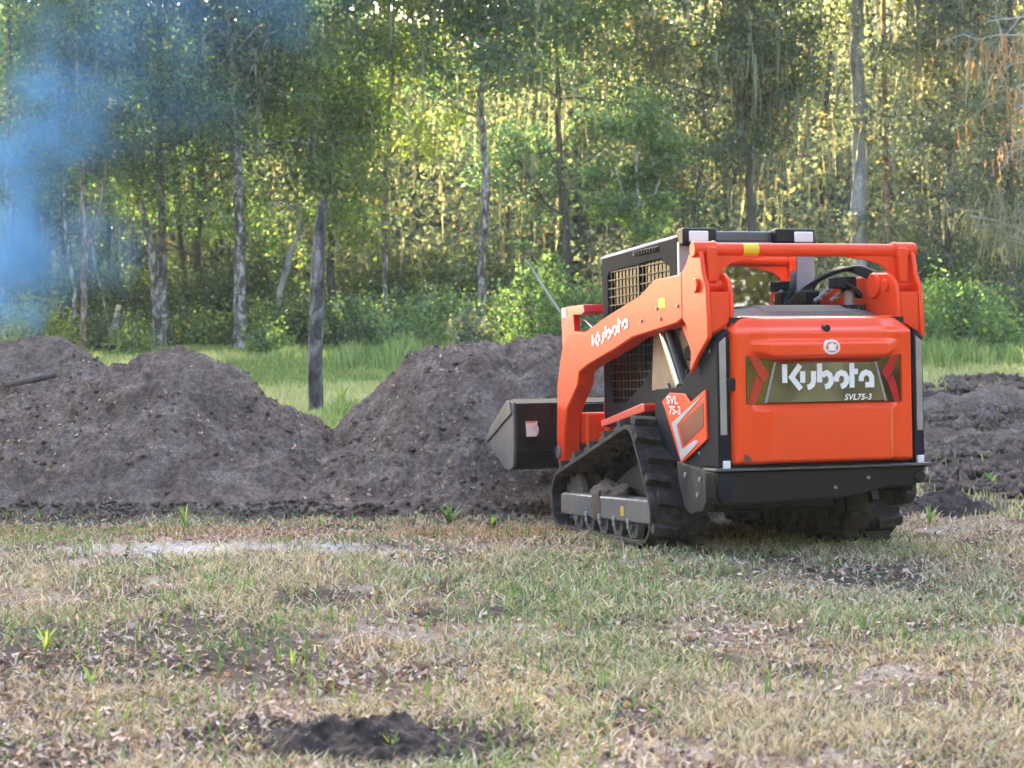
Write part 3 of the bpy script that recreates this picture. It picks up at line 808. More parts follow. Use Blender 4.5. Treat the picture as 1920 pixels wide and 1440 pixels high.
# charred post
def post():
    b = at(592, 26); rng = np.random.default_rng(4)
    root = empty("charred_post", Matrix.Translation(Vector(b))); tag(root, "tall standing charred tree trunk cut off at the top, between the two heaps", "dead trunk")
    pts = [(593, 800), (592, 740), (590, 690), (593, 620), (595, 540), (597, 490), (600, 440), (605, 400), (609, 378)]
    P = np.array([((px - 960) / F * 26, 26, zat(py, 26)) for px, py in pts]) - b
    G = Geo(); k = 14; P = spline(P, 40)
    R = np.interp(np.linspace(0, 1, 40), [0, .07, .5, .62, .8, 1], [.15, .105, .098, .092, .075, .058])
    R = R * (1 + (rng.random(40) - .5) * .09)
    G.tube(P, R, k); link("trunk", G.mesh("trunk", True), CHAR, root)
    bm = bmesh.new(); bmesh.ops.create_cone(bm, cap_ends=True, segments=12, radius1=.06, radius2=.035, depth=.08)
    me = bpy.data.meshes.new("broken_top"); bm.to_mesh(me); bm.free()
    o = link("broken_top", me, CHAR, root); o.location = Vector(P[-1]); o.rotation_euler = (.1, .5, 0)
post()

# ------------------------------------------------------------------ grass, litter
rngg = np.random.default_rng(77)
def blades(n, y0, y1, hmin, hmax, wd, palette, dens=None, xpad=.5, power=1.0, lean=.5):
    """returns V,T,color arrays of blades scattered over the visible wedge"""
    y = y0 + (y1 - y0) * rngg.random(n) ** power
    x = (rngg.uniform(-1, 1, n)) * (.2743 * y + xpad)
    s, a = pile_surface(x, y)
    keep = a < .03
    if dens is not None: keep &= rngg.random(n) < dens(x, y)
    x, y = x[keep], y[keep]; n = len(x)
    z = hter(x, y)
    h = rngg.uniform(hmin, hmax, n) * (0.6 + .8 * fbm(x * 1.3, y * 1.3, 88, 3))
    a = rngg.uniform(0, 2 * np.pi, n); dx, dy = np.cos(a), np.sin(a)
    l = lean * rngg.uniform(.1, 1.3, n) * h
    bx, by = rngg.uniform(0, 2 * np.pi, n), 0
    wx, wy = np.cos(bx) * wd * .5, np.sin(bx) * wd * .5
    ww = rngg.uniform(.6, 1.4, n)
    wx, wy = wx * ww, wy * ww
    p0 = np.stack([x - wx, y - wy, z - .005], -1); p1 = np.stack([x + wx, y + wy, z - .005], -1)
    m = np.stack([x + dx * l * .35, y + dy * l * .35, z + h * .6], -1)
    wv = np.stack([wx, wy, 0 * wx], -1) * .8
    t = np.stack([x + dx * l, y + dy * l, z + h], -1)
    V = np.stack([p0, p1, m + wv, m - wv, t], 1).reshape(-1, 3)
    i = np.arange(n)[:, None] * 5
    Q = i + np.array([[0, 1, 2, 3]]); T = i + np.array([[3, 2, 4]])
    col = palette(x, y, n)
    return V, Q, T, np.repeat(col, 5, 0)

def lerp_cols(cols, f):
    cols = np.array(cols); f = np.clip(f, 0, .9999) * (len(cols) - 1); i = f.astype(int); t = (f - i)[:, None]
    return cols[i] * (1 - t) + cols[i + 1] * t
STRAW = [(.25, .185, .135), (.44, .345, .25), (.60, .49, .355), (.75, .65, .50)]
GREEN = [(.13, .18, .09), (.22, .28, .14), (.33, .38, .21), (.46, .49, .30)]
def pal_near(x, y, n):
    g = fbm(x * .9, y * .55, 41, 4); f = rngg.random(n)
    isg = rngg.random(n) < sst(.44, .66, g) * .55 + .08
    c = np.where(isg[:, None], lerp_cols(GREEN, f), lerp_cols(STRAW, f))
    pk = np.exp(-((y - 13.6) / .6) ** 2) * (x < .8)
    return c * (1 - pk[:, None] * np.array([0, .20, .25]))
def dens_near(x, y):
    d = .10 + .90 * sst(.38, .60, fbm(x * 1.9, y * 1.3, 61, 5))
    bare = np.exp(-((y - 12.3 - .1 * (x + 2)) / .5) ** 2) * sst(-4.4, -3, x) * (1 - sst(-1.3, -.2, x))
    dark = np.exp(-((y - 8.5) / .9) ** 4 - ((x + 1.9) / 1.3) ** 4)
    clod = np.exp(-((y - 6.7) / .30) ** 4 - ((x + .45) / .50) ** 4)
    return d * (1 - .9 * bare) * (1 - .85 * dark) * (1 - .85 * clod) * (1 - .9 * mudmask(x, y))
def green_only(x, y, n): return lerp_cols([(.09, .19, .05), (.16, .30, .07), (.28, .40, .10)], rngg.random(n))
def pal_mid(x, y, n):
    c = lerp_cols([(.19, .26, .08), (.33, .39, .13), (.50, .51, .20), (.66, .60, .34)], rngg.random(n) * .55 + sst(.35, .65, fbm(x * .25, y * .18, 47, 3)) * .5 + .0)
    return c
def dens_mid(x, y): return (1 - .97 * sst(.05, .4, mudmask(x, y)))

def make_grass(name, label, parts):
    V = []; Q = []; T = []; C = []; off = 0
    for v, q, t, c in parts:
        V.append(v); Q.append(q + off); T.append(t + off); C.append(c); off += len(v)
    o = link(name, npmesh(name, np.concatenate(V), np.concatenate(Q), {"tint": np.concatenate(C)}, True, np.concatenate(T)), MBLADE)
    tag(o, label, "grass", kind="stuff")
make_grass("short_grass", "short patchy straw and green grass over the foreground", [
    blades(70000, 5.9, 9.6, .012, .055, .009, pal_near, dens_near, lean=1.9),
    blades(70000, 9.2, 15.2, .02, .065, .012, pal_near, dens_near, lean=1.7),
    blades(5200, 5.9, 15, .05, .13, .007, green_only, lambda x, y: sst(.5, .66, fbm(x * 1.6, y * 1.2, 93, 3)), lean=.6),
    blades(2600, 6, 12, .05, .12, .005, lambda x, y, n: lerp_cols(STRAW, rngg.random(n)), lambda x, y: sst(.4, .66, fbm(x * 1.6, y * 1.2, 95, 3)), lean=.8)])
make_grass("field_grass", "brighter green grass behind the heaps up to the wood", [
    blades(60000, 15, 26, .03, .10, .012, pal_mid, lambda x, y: dens_mid(x, y) * (.25 + .75 * sst(16, 20, y)), lean=.8),
    blades(90000, 24, 46, .04, .13, .022, pal_mid, dens_mid, lean=.6)])

def tallgrass():
    parts = []
    spots = [(655, 38, 60, .55), (760, 37, 90, .75), (835, 38.5, 50, .5), (540, 40, 50, .35), (1000, 37, 130, .5), (1745, 38, 50, .7), (1800, 39, 100, .6), (1880, 39, 60, .55), (640, 25.5, 60, .28), (700, 25, 60, .25), (700, 39, 60, .4)]
    for px, y, wpx, h in spots:
        n = int(900 * max(.35, wpx / 100))
        cx = (px - 960) / F * y; sx = wpx / F * y * .5
        x = rngg.normal(cx, sx * .6, n); yy = rngg.normal(y, .9 if y > 30 else .4, n)
        z = hter(x, yy); hh = h * rngg.uniform(.35, 1, n) * np.exp(-((x - cx) / sx / 1.3) ** 2 * .6)
        a = rngg.uniform(0, 2 * np.pi, n); l = hh * rngg.uniform(.1, .6, n); wd = .022 if y > 30 else .01
        b2 = rngg.uniform(0, np.pi, n); wx, wy = np.cos(b2) * wd * .5, np.sin(b2) * wd * .5
        dx, dy = np.cos(a), np.sin(a)
        m = np.stack([x + dx * l * .3, yy + dy * l * .3, z + hh * .6], -1); wv = np.stack([wx, wy, 0 * wx], -1)
        V = np.stack([np.stack([x - wx, yy - wy, z], -1), np.stack([x + wx, yy + wy, z], -1), m + wv, m - wv, np.stack([x + dx * l, yy + dy * l, z + hh], -1)], 1).reshape(-1, 3)
        i = np.arange(n)[:, None] * 5
        parts.append((V, i + np.array([[0, 1, 2, 3]]), i + np.array([[3, 2, 4]]), np.repeat(lerp_cols([(.17, .26, .08), (.31, .40, .13), (.50, .54, .24)], rngg.random(n)), 5, 0)))
    make_grass("tall_grass", "clumps of tall bright green grass and weeds below the wood", parts)
tallgrass()

def litter(name, label, n, fn, size, cols):
    x, y, z, N = fn(n)
    n = len(x)
    A = np.cross(N, rngg.normal(size=(n, 3))); A /= np.linalg.norm(A, axis=1)[:, None] + 1e-9
    B = np.cross(N, A); L = (size * rngg.uniform(.4, 1.4, n) * (1 + .0 * x))[:, None]; Wd = L * rngg.uniform(.35, .75, n)[:, None]
    C = np.stack([x, y, z], -1) + N * L * .12
    cu = N * L * rngg.uniform(-.15, .45, n)[:, None]
    V = np.stack([C - A * L * .5 + cu, C - A * L * .1 + B * Wd * .5, C + A * L * .5 + cu * .7, C + A * L * .1 - B * Wd * .5], 1).reshape(-1, 3)
    c = lerp_cols(cols, rngg.random(n) ** 1.3)
    o = link(name, npmesh(name, V, np.arange(4 * n).reshape(n, 4), {"tint": np.repeat(c, 4, 0)}), MLITTER)
    tag(o, label, "leaf litter", kind="stuff")
def on_field(n):
    y = 5.9 + 9.5 * rngg.random(n) ** 1.25; x = rngg.uniform(-1, 1, n) * (.2743 * y + .4)
    s, a = pile_surface(x, y); k = (a < .03) & (rngg.random(n) < .25 + .75 * sst(.35, .6, fbm(x * 1.1, y * .9, 67, 3)))
    bare = np.exp(-((y - 12.3 - .1 * (x + 2)) / .45) ** 2) * sst(-4.4, -3, x) * (1 - sst(-1.3, -.2, x))
    k &= rngg.random(n) > bare * .8
    x, y = x[k], y[k]
    N = rngg.normal(0, .55, (len(x), 3)); N[:, 2] = 1; N /= np.linalg.norm(N, axis=1)[:, None]
    return x, y, hter(x, y) + rngg.uniform(0, .012, len(x)), N
litter("leaf_litter", "dry brown leaf and straw litter lying through the grass", 62000, on_field, .036, [(.14, .10, .085), (.27, .195, .16), (.42, .32, .25), (.56, .45, .36), (.70, .59, .48)])
def on_green(n):
    y = 6.1 + 8.5 * rngg.random(n); x = rngg.uniform(-1, 1, n) * (.2743 * y + .4); s, a = pile_surface(x, y)
    k = (a < .03) & (rngg.random(n) < sst(.56, .70, fbm(x * 1.8, y * 1.4, 141, 3)))
    x, y = x[k], y[k]; N = rngg.normal(0, .5, (len(x), 3)); N[:, 2] = 1; N /= np.linalg.norm(N, axis=1)[:, None]
    return x, y, hter(x, y) + rngg.uniform(.005, .05, len(x)), N
litter("low_weeds", "patches of small round-leaved green weeds low in the foreground turf", 9000, on_green, .030, [(.06, .13, .05), (.10, .20, .07), (.17, .28, .10)])
def on_piles(n):
    x = rngg.uniform(-6.5, 2.6, n); y = rngg.uniform(14.6, 23, n)
    s, a = pile_surface(x, y); e = .02
    k = (a > .05) & (rngg.random(n) < sst(.42, .68, fbm(x * 1.5, y * 1.5, 131, 3)) + .1)
    x, y = x[k], y[k]; s = s[k]
    sx = (pile_surface(x + e, y)[0] - s) / e; sy = (pile_surface(x, y + e)[0] - s) / e
    N = np.stack([-sx, -sy, np.ones_like(sx)], -1) + rngg.normal(0, .35, (len(x), 3)); N /= np.linalg.norm(N, axis=1)[:, None]
    return x, y, s - .005 + 0 * x, N
litter("wood_chips", "scattered chips and dead leaves on the soil heaps", 17000, on_piles, .040, [(.14, .09, .06), (.30, .19, .12), (.45, .30, .18), (.62, .52, .42)])

def crumbs(name, label, n, fn, size):
    x, y, z, N = fn(n); n = len(x)
    sz = size * rngg.uniform(.25, 1, n) ** 2 * 1.6 + .006
    O = np.array([[1, 0, 0], [0, 1, 0], [-1, 0, 0], [0, -1, 0], [0, 0, 1], [0, 0, -.6]], float)
    J = O[None] * rngg.uniform(.6, 1.3, (n, 6, 3)) + rngg.normal(0, .22, (n, 6, 3))
    V = (J * sz[:, None, None] + np.stack([x, y, z + sz * .3], -1)[:, None]).reshape(-1, 3)
    T = np.array([[0, 1, 4], [1, 2, 4], [2, 3, 4], [3, 0, 4], [1, 0, 5], [2, 1, 5], [3, 2, 5], [0, 3, 5]])
    T = (np.arange(n)[:, None, None] * 6 + T).reshape(-1, 3)
    o = link(name, npmesh(name, V, None, None, False, T), SOIL)
    tag(o, label, "loose soil", kind="stuff")
crumbs("loose_soil", "loose crumbs and clods of soil rolled down the heaps", 5000, on_piles, .020)
def on_mud(n):
    y = rngg.uniform(16, 33, n); x = rngg.uniform(3, 11, n); m_ = mudmask(x, y)
    k = (x < .2743 * y + 1) & (rngg.random(n) < m_ * sst(.38, .62, fbm(x * 1.2, y * 1.2, 161, 3)))
    x, y = x[k], y[k]; h = hter(x, y)
    return x, y, h, np.tile([0., 0, 1], (len(x), 1))
crumbs("loose_soil", "broken dark clods over the churned muddy strip right of the loader", 60000, on_mud, .055)
def on_clod(n):
    x = rngg.normal(-.45, .30, n); y = rngg.normal(6.62, .17, n); return x, y, hter(x, y) + .004, np.tile([0., 0, 1], (n, 1))
crumbs("loose_soil", "crumbs of dark soil strewn round the clod at the bottom edge", 2600, on_clod, .013)
def on_toe(n):
    x = rngg.uniform(-5, 1.6, n); y = rngg.uniform(14.1, 15.6, n); s_, a = pile_surface(x, y); k = (a < .12) & (rngg.random(n) < np.exp(-(15.2 - y) * 2.2) + .05)
    x, y = x[k], y[k]; N = np.tile([0., 0, 1], (len(x), 1)); return x, y, np.maximum(hter(x, y), s_[k]), N
crumbs("loose_soil", "crumbs of soil scattered on the grass along the foot of the heaps", 7000, on_toe, .020)

# few weeds standing at the toe of the heaps and in the near grass
def weed(label, px, y, hpx, seed, n=7, lw=.02, cols=None):
    rng = np.random.default_rng(seed); b = at(px, y); b[2] = float(hter(b[0], b[1])); H = hpx / F * y
    G = Geo()
    for i in range(n):
        a = rng.uniform(0, 2 * np.pi); l = H * rng.uniform(.15, .6); h = H * rng.uniform(.6, 1.05)
        t = np.linspace(0, 1, 6); px_ = np.cos(a) * l * t ** 1.6; py_ = np.sin(a) * l * t ** 1.6; pz = h * (t - .25 * t ** 3)
        wd = lw * np.array([.5, .9, 1, .85, .5, .05]); o = np.stack([-np.sin(a) * wd * .5, np.cos(a) * wd * .5, 0 * wd], -1)
        P = np.stack([px_, py_, pz], -1); V = np.concatenate([P - o, P + o]); k = np.arange(5)
        G.add(V, np.stack([k, k + 1, k + 7, k + 6], -1))
    o = link("weed", G.mesh("weed", True), cols or LEAFG); o.location = Vector(b)
    tag(o, label, "weed", "weeds standing in the grass")
weed("green weed with broad blades at the toe of the heap left of the track", 842, 14.35, 62, 501, 16, .03)
weed("pale dried stalks standing just right of the charred post", 640, 27, 60, 520, 9, .05, LEAFY)
weed("low green tuft right beside the front of the left track", 925, 14.2, 42, 502, 14, .022)
weed("wispy green tuft standing against the foot of the left heap", 345, 14.2, 62, 503, 12, .014)
weed("long arching grass blades in the dark litter at the lower left", 80, 8.35, 90, 504, 7, .012)
weed("broad green blade in the leaf litter beside the arching blades", 165, 7.7, 62, 505, 4, .022)
weed("bright green tuft on the grass right of the row of clods", 1862, 17.0, 45, 506, 14, .03)
weed("green tuft in front of the row of dark clods", 1745, 14.3, 55, 507, 12, .016)
weed("thin pale tuft of wispy blades left of the near clod, below the litter", 545, 8.0, 60, 508, 6, .007)
weed("green tuft growing on the near clod at the bottom edge", 735, 6.5, 70, 509, 7, .010)
weed("small tuft at the foot of the heap midway between tuft and broad weed", 600, 14.3, 30, 510, 10, .016)
# ------------------------------------------------------------------ the loader
def mrot(yaw, pitch, roll):
    return Matrix.Rotation(yaw, 4, 'Z') @ Matrix.Rotation(pitch, 4, 'X') @ Matrix.Rotation(roll, 4, 'Y')
MM = Matrix.Translation((1.9602, 11.6549, 0.0325)) @ mrot(rad(17), rad(-2.5), rad(-.3))
LD = empty("track_loader", MM)
tag(LD, "orange compact track loader with black cab digging into the right heap", "track loader")

def fin(name, bm, m, parent=None, bev=.006, smooth=35, seg=2):
    bmesh.ops.recalc_face_normals(bm, faces=bm.faces)
    me = bpy.data.meshes.new(name); bm.to_mesh(me); bm.free()
    for p in me.polygons: p.use_smooth = True
    me.set_sharp_from_angle(angle=rad(smooth))
    o = link(name, me, m, parent if parent is not None else LD)
    if bev:
        b = o.modifiers.new("bevel", 'BEVEL'); b.width = bev; b.segments = seg; b.limit_method = 'ANGLE'; b.angle_limit = rad(40)
        b.harden_normals = False
    return o

def prism(bm, pts, ax, a, b):
    """extrude a 2D outline along axis ax from a to b (2D coords are the other two axes in order)"""
    def mk(p, v):
        c = list(p); c.insert(ax, v); return bm.verts.new(c)
    A = [mk(p, a) for p in pts]; B = [mk(p, b) for p in pts]; n = len(pts)
    bm.faces.new(A); bm.faces.new(B[::-1])
    for i in range(n): bm.faces.new((A[i], B[i], B[(i + 1) % n], A[(i + 1) % n]))

def ringprism(bm, out, inn, ax, a, b):
    def mk(p, v):
        c = list(p); c.insert(ax, v); return bm.verts.new(c)
    n = len(out); OA = [mk(p, a) for p in out]; OB = [mk(p, b) for p in out]; IA = [mk(p, a) for p in inn]; IB = [mk(p, b) for p in inn]
    for i in range(n):
        j = (i + 1) % n
        bm.faces.new((OA[i], OA[j], IA[j], IA[i])); bm.faces.new((OB[i], IB[i], IB[j], OB[j]))
        bm.faces.new((OA[i], OB[i], OB[j], OA[j])); bm.faces.new((IA[i], IA[j], IB[j], IB[i]))

def box(bm, x0, x1, y0, y1, z0, z1):
    prism(bm, [(y0, z0), (y1, z0), (y1, z1), (y0, z1)], 0, x0, x1)

def cyl(bm, p, q, r, k=20, r2=None):
    p = Vector(p); q = Vector(q); d = q - p
    M = Matrix.Translation((p + q) / 2) @ d.to_track_quat('Z', 'Y').to_matrix().to_4x4()
    bmesh.ops.create_cone(bm, cap_ends=True, segments=k, radius1=r, radius2=r if r2 is None else r2, depth=d.length, matrix=M)

def pipe(name, pts, r, m, parent=None, k=8, n=20):
    G = Geo(); G.tube(spline(pts, n), np.full(n, r), k)
    return link(name, G.mesh(name, True), m, parent if parent is not None else LD)

def mir(pts): return [(-p[0], p[1]) for p in pts]

# ---- rear door: sculpted panel
def rear_door():
    nx_, nz_ = 150, 120
    zs = np.linspace(.59, 1.515, nz_); us = np.linspace(-1, 1, nx_)
    U, Zz = np.meshgrid(us, zs)
    hw = np.where(Zz < 1.425, .622, .622 - (Zz - 1.425) / .09 * .10)
    hw = hw - .02 * np.clip((.615 - Zz) / .025, 0, 1) ** 2
    Xx = U * hw; a = np.abs(Xx)
    def rp(v, lo, hi): 
        t = np.clip((v - lo) / (hi - lo), 0, 1); return t * t * (3 - 2 * t) * .25 + t * .75
    low = rp(-a, -.505, -.405) * rp(-Zz, -.968, -.925)
    D = .05 + .085 * low
    up = rp(-a, -.515, -.40) * rp(Zz, 1.228 + .055 * np.clip((a - .38) / .14, 0, 1), 1.262 + .055 * np.clip((a - .38) / .14, 0, 1))
    D = D + up * .085
    D = D - up * .045 * rp(Zz, 1.335, 1.362)
    D = D - .045 * rp(Zz, 1.41, 1.44) * .8
    win = rp(-a, -.545, -.53) * rp(Zz, .955, .968) * rp(-Zz, -1.245 - .03 * np.clip((a - .38) / .14, 0, 1), -1.23 - .03 * np.clip((a - .38) / .14, 0, 1))
    D = np.where(win > 0, np.minimum(D, .05 - .022 * win + (1 - win) * .06), D)
    edge = np.minimum(np.minimum(hw - a, Zz - .59), 1.515 - Zz)
    e = np.clip(edge / .03, 0, 1); D = D * (1 - (1 - e) ** 2.2 * .9)
    topl = rp(Zz, 1.43, 1.515); D = D - .05 * topl
    bm = bmesh.new()
    vs = [[bm.verts.new((Xx[j, i], -D[j, i], Zz[j, i])) for i in range(nx_)] for j in range(nz_)]
    for j in range(nz_ - 1):
        for i in range(nx_ - 1): bm.faces.new((vs[j][i], vs[j][i + 1], vs[j + 1][i + 1], vs[j + 1][i]))
    be = [e for e in bm.edges if e.is_boundary]
    r = bmesh.ops.extrude_edge_only(bm, edges=be)
    for v in [g for g in r['geom'] if isinstance(g, bmesh.types.BMVert)]: v.co.y = .10
    me = bpy.data.meshes.new("rear_door"); bm.to_mesh(me); bm.free()
    for p in me.polygons: p.use_smooth = True
    me.set_sharp_from_angle(angle=rad(50))
    # scratched-off paint near the lower left corner, in the material
    return link("rear_door", me, MDOORW, LD)

m, n, out = nodes("door_paint_with_chips")
p = n.nodes.new("ShaderNodeBsdfPrincipled"); n.links.new(p.outputs[0], out.inputs[0])
tc = n.nodes.new("ShaderNodeTexCoord"); sx = n.nodes.new("ShaderNodeSeparateXYZ"); n.links.new(tc.outputs['Object'], sx.inputs[0])
def near(out_, c, wd):
    a = n.nodes.new("ShaderNodeMath"); a.operation = 'SUBTRACT'; n.links.new(out_, a.inputs[0]); a.inputs[1].default_value = c
    b = n.nodes.new("ShaderNodeMath"); b.operation = 'ABSOLUTE'; n.links.new(a.outputs[0], b.inputs[0])
    r = n.nodes.new("ShaderNodeMapRange"); r.inputs[1].default_value = wd; r.inputs[2].default_value = 0; n.links.new(b.outputs[0], r.inputs[0]); return r.outputs[0]
mu = n.nodes.new("ShaderNodeMath"); mu.operation = 'MULTIPLY'; n.links.new(near(sx.outputs[0], -.55, .10), mu.inputs[0]); n.links.new(near(sx.outputs[2], .63, .075), mu.inputs[1])
nf = noise(n, 26, 4, .6); mu2 = n.nodes.new("ShaderNodeMath"); mu2.operation = 'MULTIPLY'; n.links.new(mu.outputs[0], mu2.inputs[0]); n.links.new(nf, mu2.inputs[1])
r1 = n.nodes.new("ShaderNodeMapRange"); r1.inputs[1].default_value = .30; r1.inputs[2].default_value = .34; n.links.new(mu2.outputs[0], r1.inputs[0])
dustn = noise(n, 5, 6, .7); rd = n.nodes.new("ShaderNodeMapRange"); rd.inputs[1].default_value = .5; rd.inputs[2].default_value = .9; rd.inputs[4].default_value = .35
n.links.new(dustn, rd.inputs[0])
c = mixc(n, (.88, .066, .006), (.62, .11, .04), rd.outputs[0])
c = mixc(n, c, (.12, .07, .05), r1.outputs[0]); n.links.new(c, p.inputs['Base Color'])
rr = n.nodes.new("ShaderNodeMapRange"); rr.inputs[3].default_value = .22; rr.inputs[4].default_value = .5; n.links.new(rd.outputs[0], rr.inputs[0]); n.links.new(rr.outputs[0], p.inputs['Roughness'])
p.inputs['Coat Weight'].default_value = .45; p.inputs['Coat Roughness'].default_value = .06; p.inputs['Specular IOR Level'].default_value = .25
MDOORW = m
door = rear_door()

# lettering from strokes
KUB = [[(.11, .98), (.11, .25)], [(.78, .95), (.40, .47), (.80, .00)], [(.88, .70), (.88, .25)],
       [(1.35, .70), (1.35, .33), (1.30, .18), (1.20, .09), (1.08, .06)],
       [(1.61, 1.0), (1.61, .25)], [(1.72, .50), (1.80, .58), (1.93, .62), (2.05, .54), (2.11, .38), (2.09, .22), (1.99, .11), (1.84, .07)],
       [(2.33, .27), (2.34, .43), (2.42, .56), (2.55, .62), (2.70, .57), (2.79, .43), (2.78, .26), (2.69, .13), (2.53, .07)],
       [(3.02, 1.0), (3.02, .02)], [(3.13, .66), (3.28, .66)],
       [(3.42, .27), (3.43, .43), (3.51, .56), (3.64, .62), (3.79, .57), (3.88, .44), (3.89, .28), (3.89, .02)], [(3.60, .12), (3.78, .12)]]
def strokes(name, S_, sc, wd, frame, m, parent, th=.003):
    """frame(u, v, d) gives the 3D point of letter coords"""
    bm = bmesh.new()
    for si, st_ in enumerate(S_):
        P = [Vector(p) for p in st_]; L = []; R = []
        for i, q in enumerate(P):
            if i == 0: t = (P[1] - P[0]).normalized(); k = 1; nrm = Vector((-t.y, t.x))
            elif i == len(P) - 1: t = (P[-1] - P[-2]).normalized(); k = 1; nrm = Vector((-t.y, t.x))
            else:
                t1 = (P[i] - P[i - 1]).normalized(); t2 = (P[i + 1] - P[i]).normalized()
                n1 = Vector((-t1.y, t1.x)); n2 = Vector((-t2.y, t2.x)); nrm = (n1 + n2).normalized(); k = 1 / max(.5, nrm.dot(n1))
            L.append(q + nrm * wd * .5 * k); R.append(q - nrm * wd * .5 * k)
        pts = L + R[::-1]; dd = th + si * .0003
        top = [bm.verts.new(frame(p.x * sc, p.y * sc, dd)) for p in pts]; bot = [bm.verts.new(frame(p.x * sc, p.y * sc, 0)) for p in pts]
        n_ = len(L)
        for i in range(n_ - 1): bm.faces.new((top[i], top[i + 1], top[2 * n_ - 2 - i], top[2 * n_ - 1 - i]))
        for i in range(2 * n_): bm.faces.new((top[i], bot[i], bot[(i + 1) % (2 * n_)], top[(i + 1) % (2 * n_)]))
    return fin(name, bm, m, parent, 0, 80)

def text(name, s, size, frame, m, parent, bold=.0, shear=0, spacing=1):
    cu = bpy.data.curves.new(name, 'FONT'); cu.body = s; cu.size = size; cu.offset = bold; cu.shear = shear; cu.space_character = spacing
    to = bpy.data.objects.new(name, cu); COL.objects.link(to)
    dg = bpy.context.evaluated_depsgraph_get(); me = bpy.data.meshes.new_from_object(to.evaluated_get(dg))
    bpy.data.objects.remove(to)
    for v in me.vertices: v.co = Vector(frame(v.co.x, v.co.y, 0))
    me.materials.clear()
    return link(name, me, m, parent)

# nameplate between the reflectors
bm = bmesh.new()
prism(bm, [(-.345, 1.222), (.345, 1.222), (.415, .972), (-.415, .972)], 1, -.060, -.02)
plate = fin("nameplate", bm, MBADGE, LD, .004)
bm = bmesh.new(); prism(bm, [(-.352, 1.222), (-.338, 1.222), (-.405, .972), (-.422, .972)], 1, -.064, -.061); fin("nameplate_trim", bm, MPILL, plate, 0)
bm = bmesh.new(); prism(bm, [(.352, 1.222), (.338, 1.222), (.405, .972), (.422, .972)], 1, -.064, -.061); fin("nameplate_trim", bm, MPILL, plate, 0)
bm = bmesh.new(); prism(bm, [(-.338, 1.018), (-.405, .973), (.405, .973), (.338, 1.018)], 1, -.0625, -.061)
bm.free()
strokes("brand_lettering", KUB, .158, .215, lambda u, v, d: (-.298 + u, -.0605 - d, 1.055 + v), MWHITE, plate)
text("model_lettering", "SVL75-3", .052, lambda u, v, d: (.125 + u, -.0615, .982 + v), MWHITE, plate, .0012, .25, 1.08)
for s in (-1, 1):
    bm = bmesh.new(); q = [(s * .352, 1.228), (s * .53, 1.275), (s * .53, .945), (s * .425, .972)]
    vs = []
    for (x, z), y in zip(q, (-.056, -.036, -.036, -.056)): vs.append(bm.verts.new((x, y - .006, z)))
    vb = [bm.verts.new((x, .0, z)) for x, z in q]
    bm.faces.new(vs)
    for i in range(4): bm.faces.new((vs[i], vb[i], vb[(i + 1) % 4], vs[(i + 1) % 4]))
    tl = fin("tail_light", bm, MBADGE, LD, .002)
    bm = bmesh.new()
    def yy(x): return -.0645 + (abs(x) - .352) / .178 * .020
    for q in ([(.515, 1.262), (.455, 1.250), (.388, 1.150), (.425, 1.098), (.462, 1.150)], [(.470, 1.140), (.430, 1.092), (.478, .968), (.520, .953), (.505, 1.05)]):
        vs = [bm.verts.new((s * x, yy(x) - .004, z)) for x, z in q]; bm.faces.new(vs)
        vb = [bm.verts.new((s * x, yy(x) + .01, z)) for x, z in q]
        for i in range(4): bm.faces.new((vs[i], vb[i], vb[(i + 1) % 4], vs[(i + 1) % 4]))
    fin("reflector", bm, MTAIL, tl, 0)
# emblem
def disc(bm, cx, cz, rx, rz, y0, y1, k=28):
    prism(bm, [(cx + rx * math.cos(2 * math.pi * i / k), cz + rz * math.sin(2 * math.pi * i / k)) for i in range(k)], 1, y0, y1)
bm = bmesh.new(); disc(bm, .005, 1.312, .056, .046, -.146, -.10); em = fin("emblem", bm, MWHITE, LD, .003)
bm = bmesh.new(); disc(bm, .005, 1.312, .043, .034, -.1485, -.145); fin("emblem_field", bm, surf("emblem_orange", (.75, .18, .06), (.8, .25, .1), 9, .4), em, 0)
bm = bmesh.new(); prism(bm, [(-.027, 1.289), (.035, 1.289), (.024, 1.305), (.037, 1.330), (.017, 1.325), (.008, 1.338), (-.006, 1.338), (-.014, 1.325), (-.027, 1.328), (-.018, 1.306)], 1, -.151, -.148)
fin("emblem_mark", bm, MWHITE, em, 0)
bm = bmesh.new(); cyl(bm, (0, -.05, 1.435), (0, -.098, 1.43), .022, 16); fin("door_latch", bm, MPLAS, LD, .004)
bm = bmesh.new(); box(bm, -.652, -.600, -.045, .02, 1.05, 1.13); fin("hinge", bm, MBLACK, LD, .008)

# side frames of the door
for s in (-1, 1):
    bm = bmesh.new(); prism(bm, [(s * .632, .575), (s * .71, .575), (s * .71, 1.375), (s * .632, 1.44)], 1, -.015, .30)
    fr = fin("rear_frame", bm, MGREY, LD, .012)
    bm = bmesh.new(); prism(bm, [(s * .655, .78), (s * .698, .78), (s * .698, 1.35), (s * .655, 1.385)], 1, -.022, -.010)
    fin("frame_sheen", bm, surf("tan_reflection", (.36, .33, .29), (.26, .24, .21), 4, .4), fr, .003)  # pale tan colour stands in for a reflection along the frame
    bm = bmesh.new(); prism(bm, [(s * .645, .567), (s * .690, .567), (s * .690, .622), (s * .645, .622)], 1, -.045, -.016)
    fin("side_marker", bm, MLENS, fr, .006)

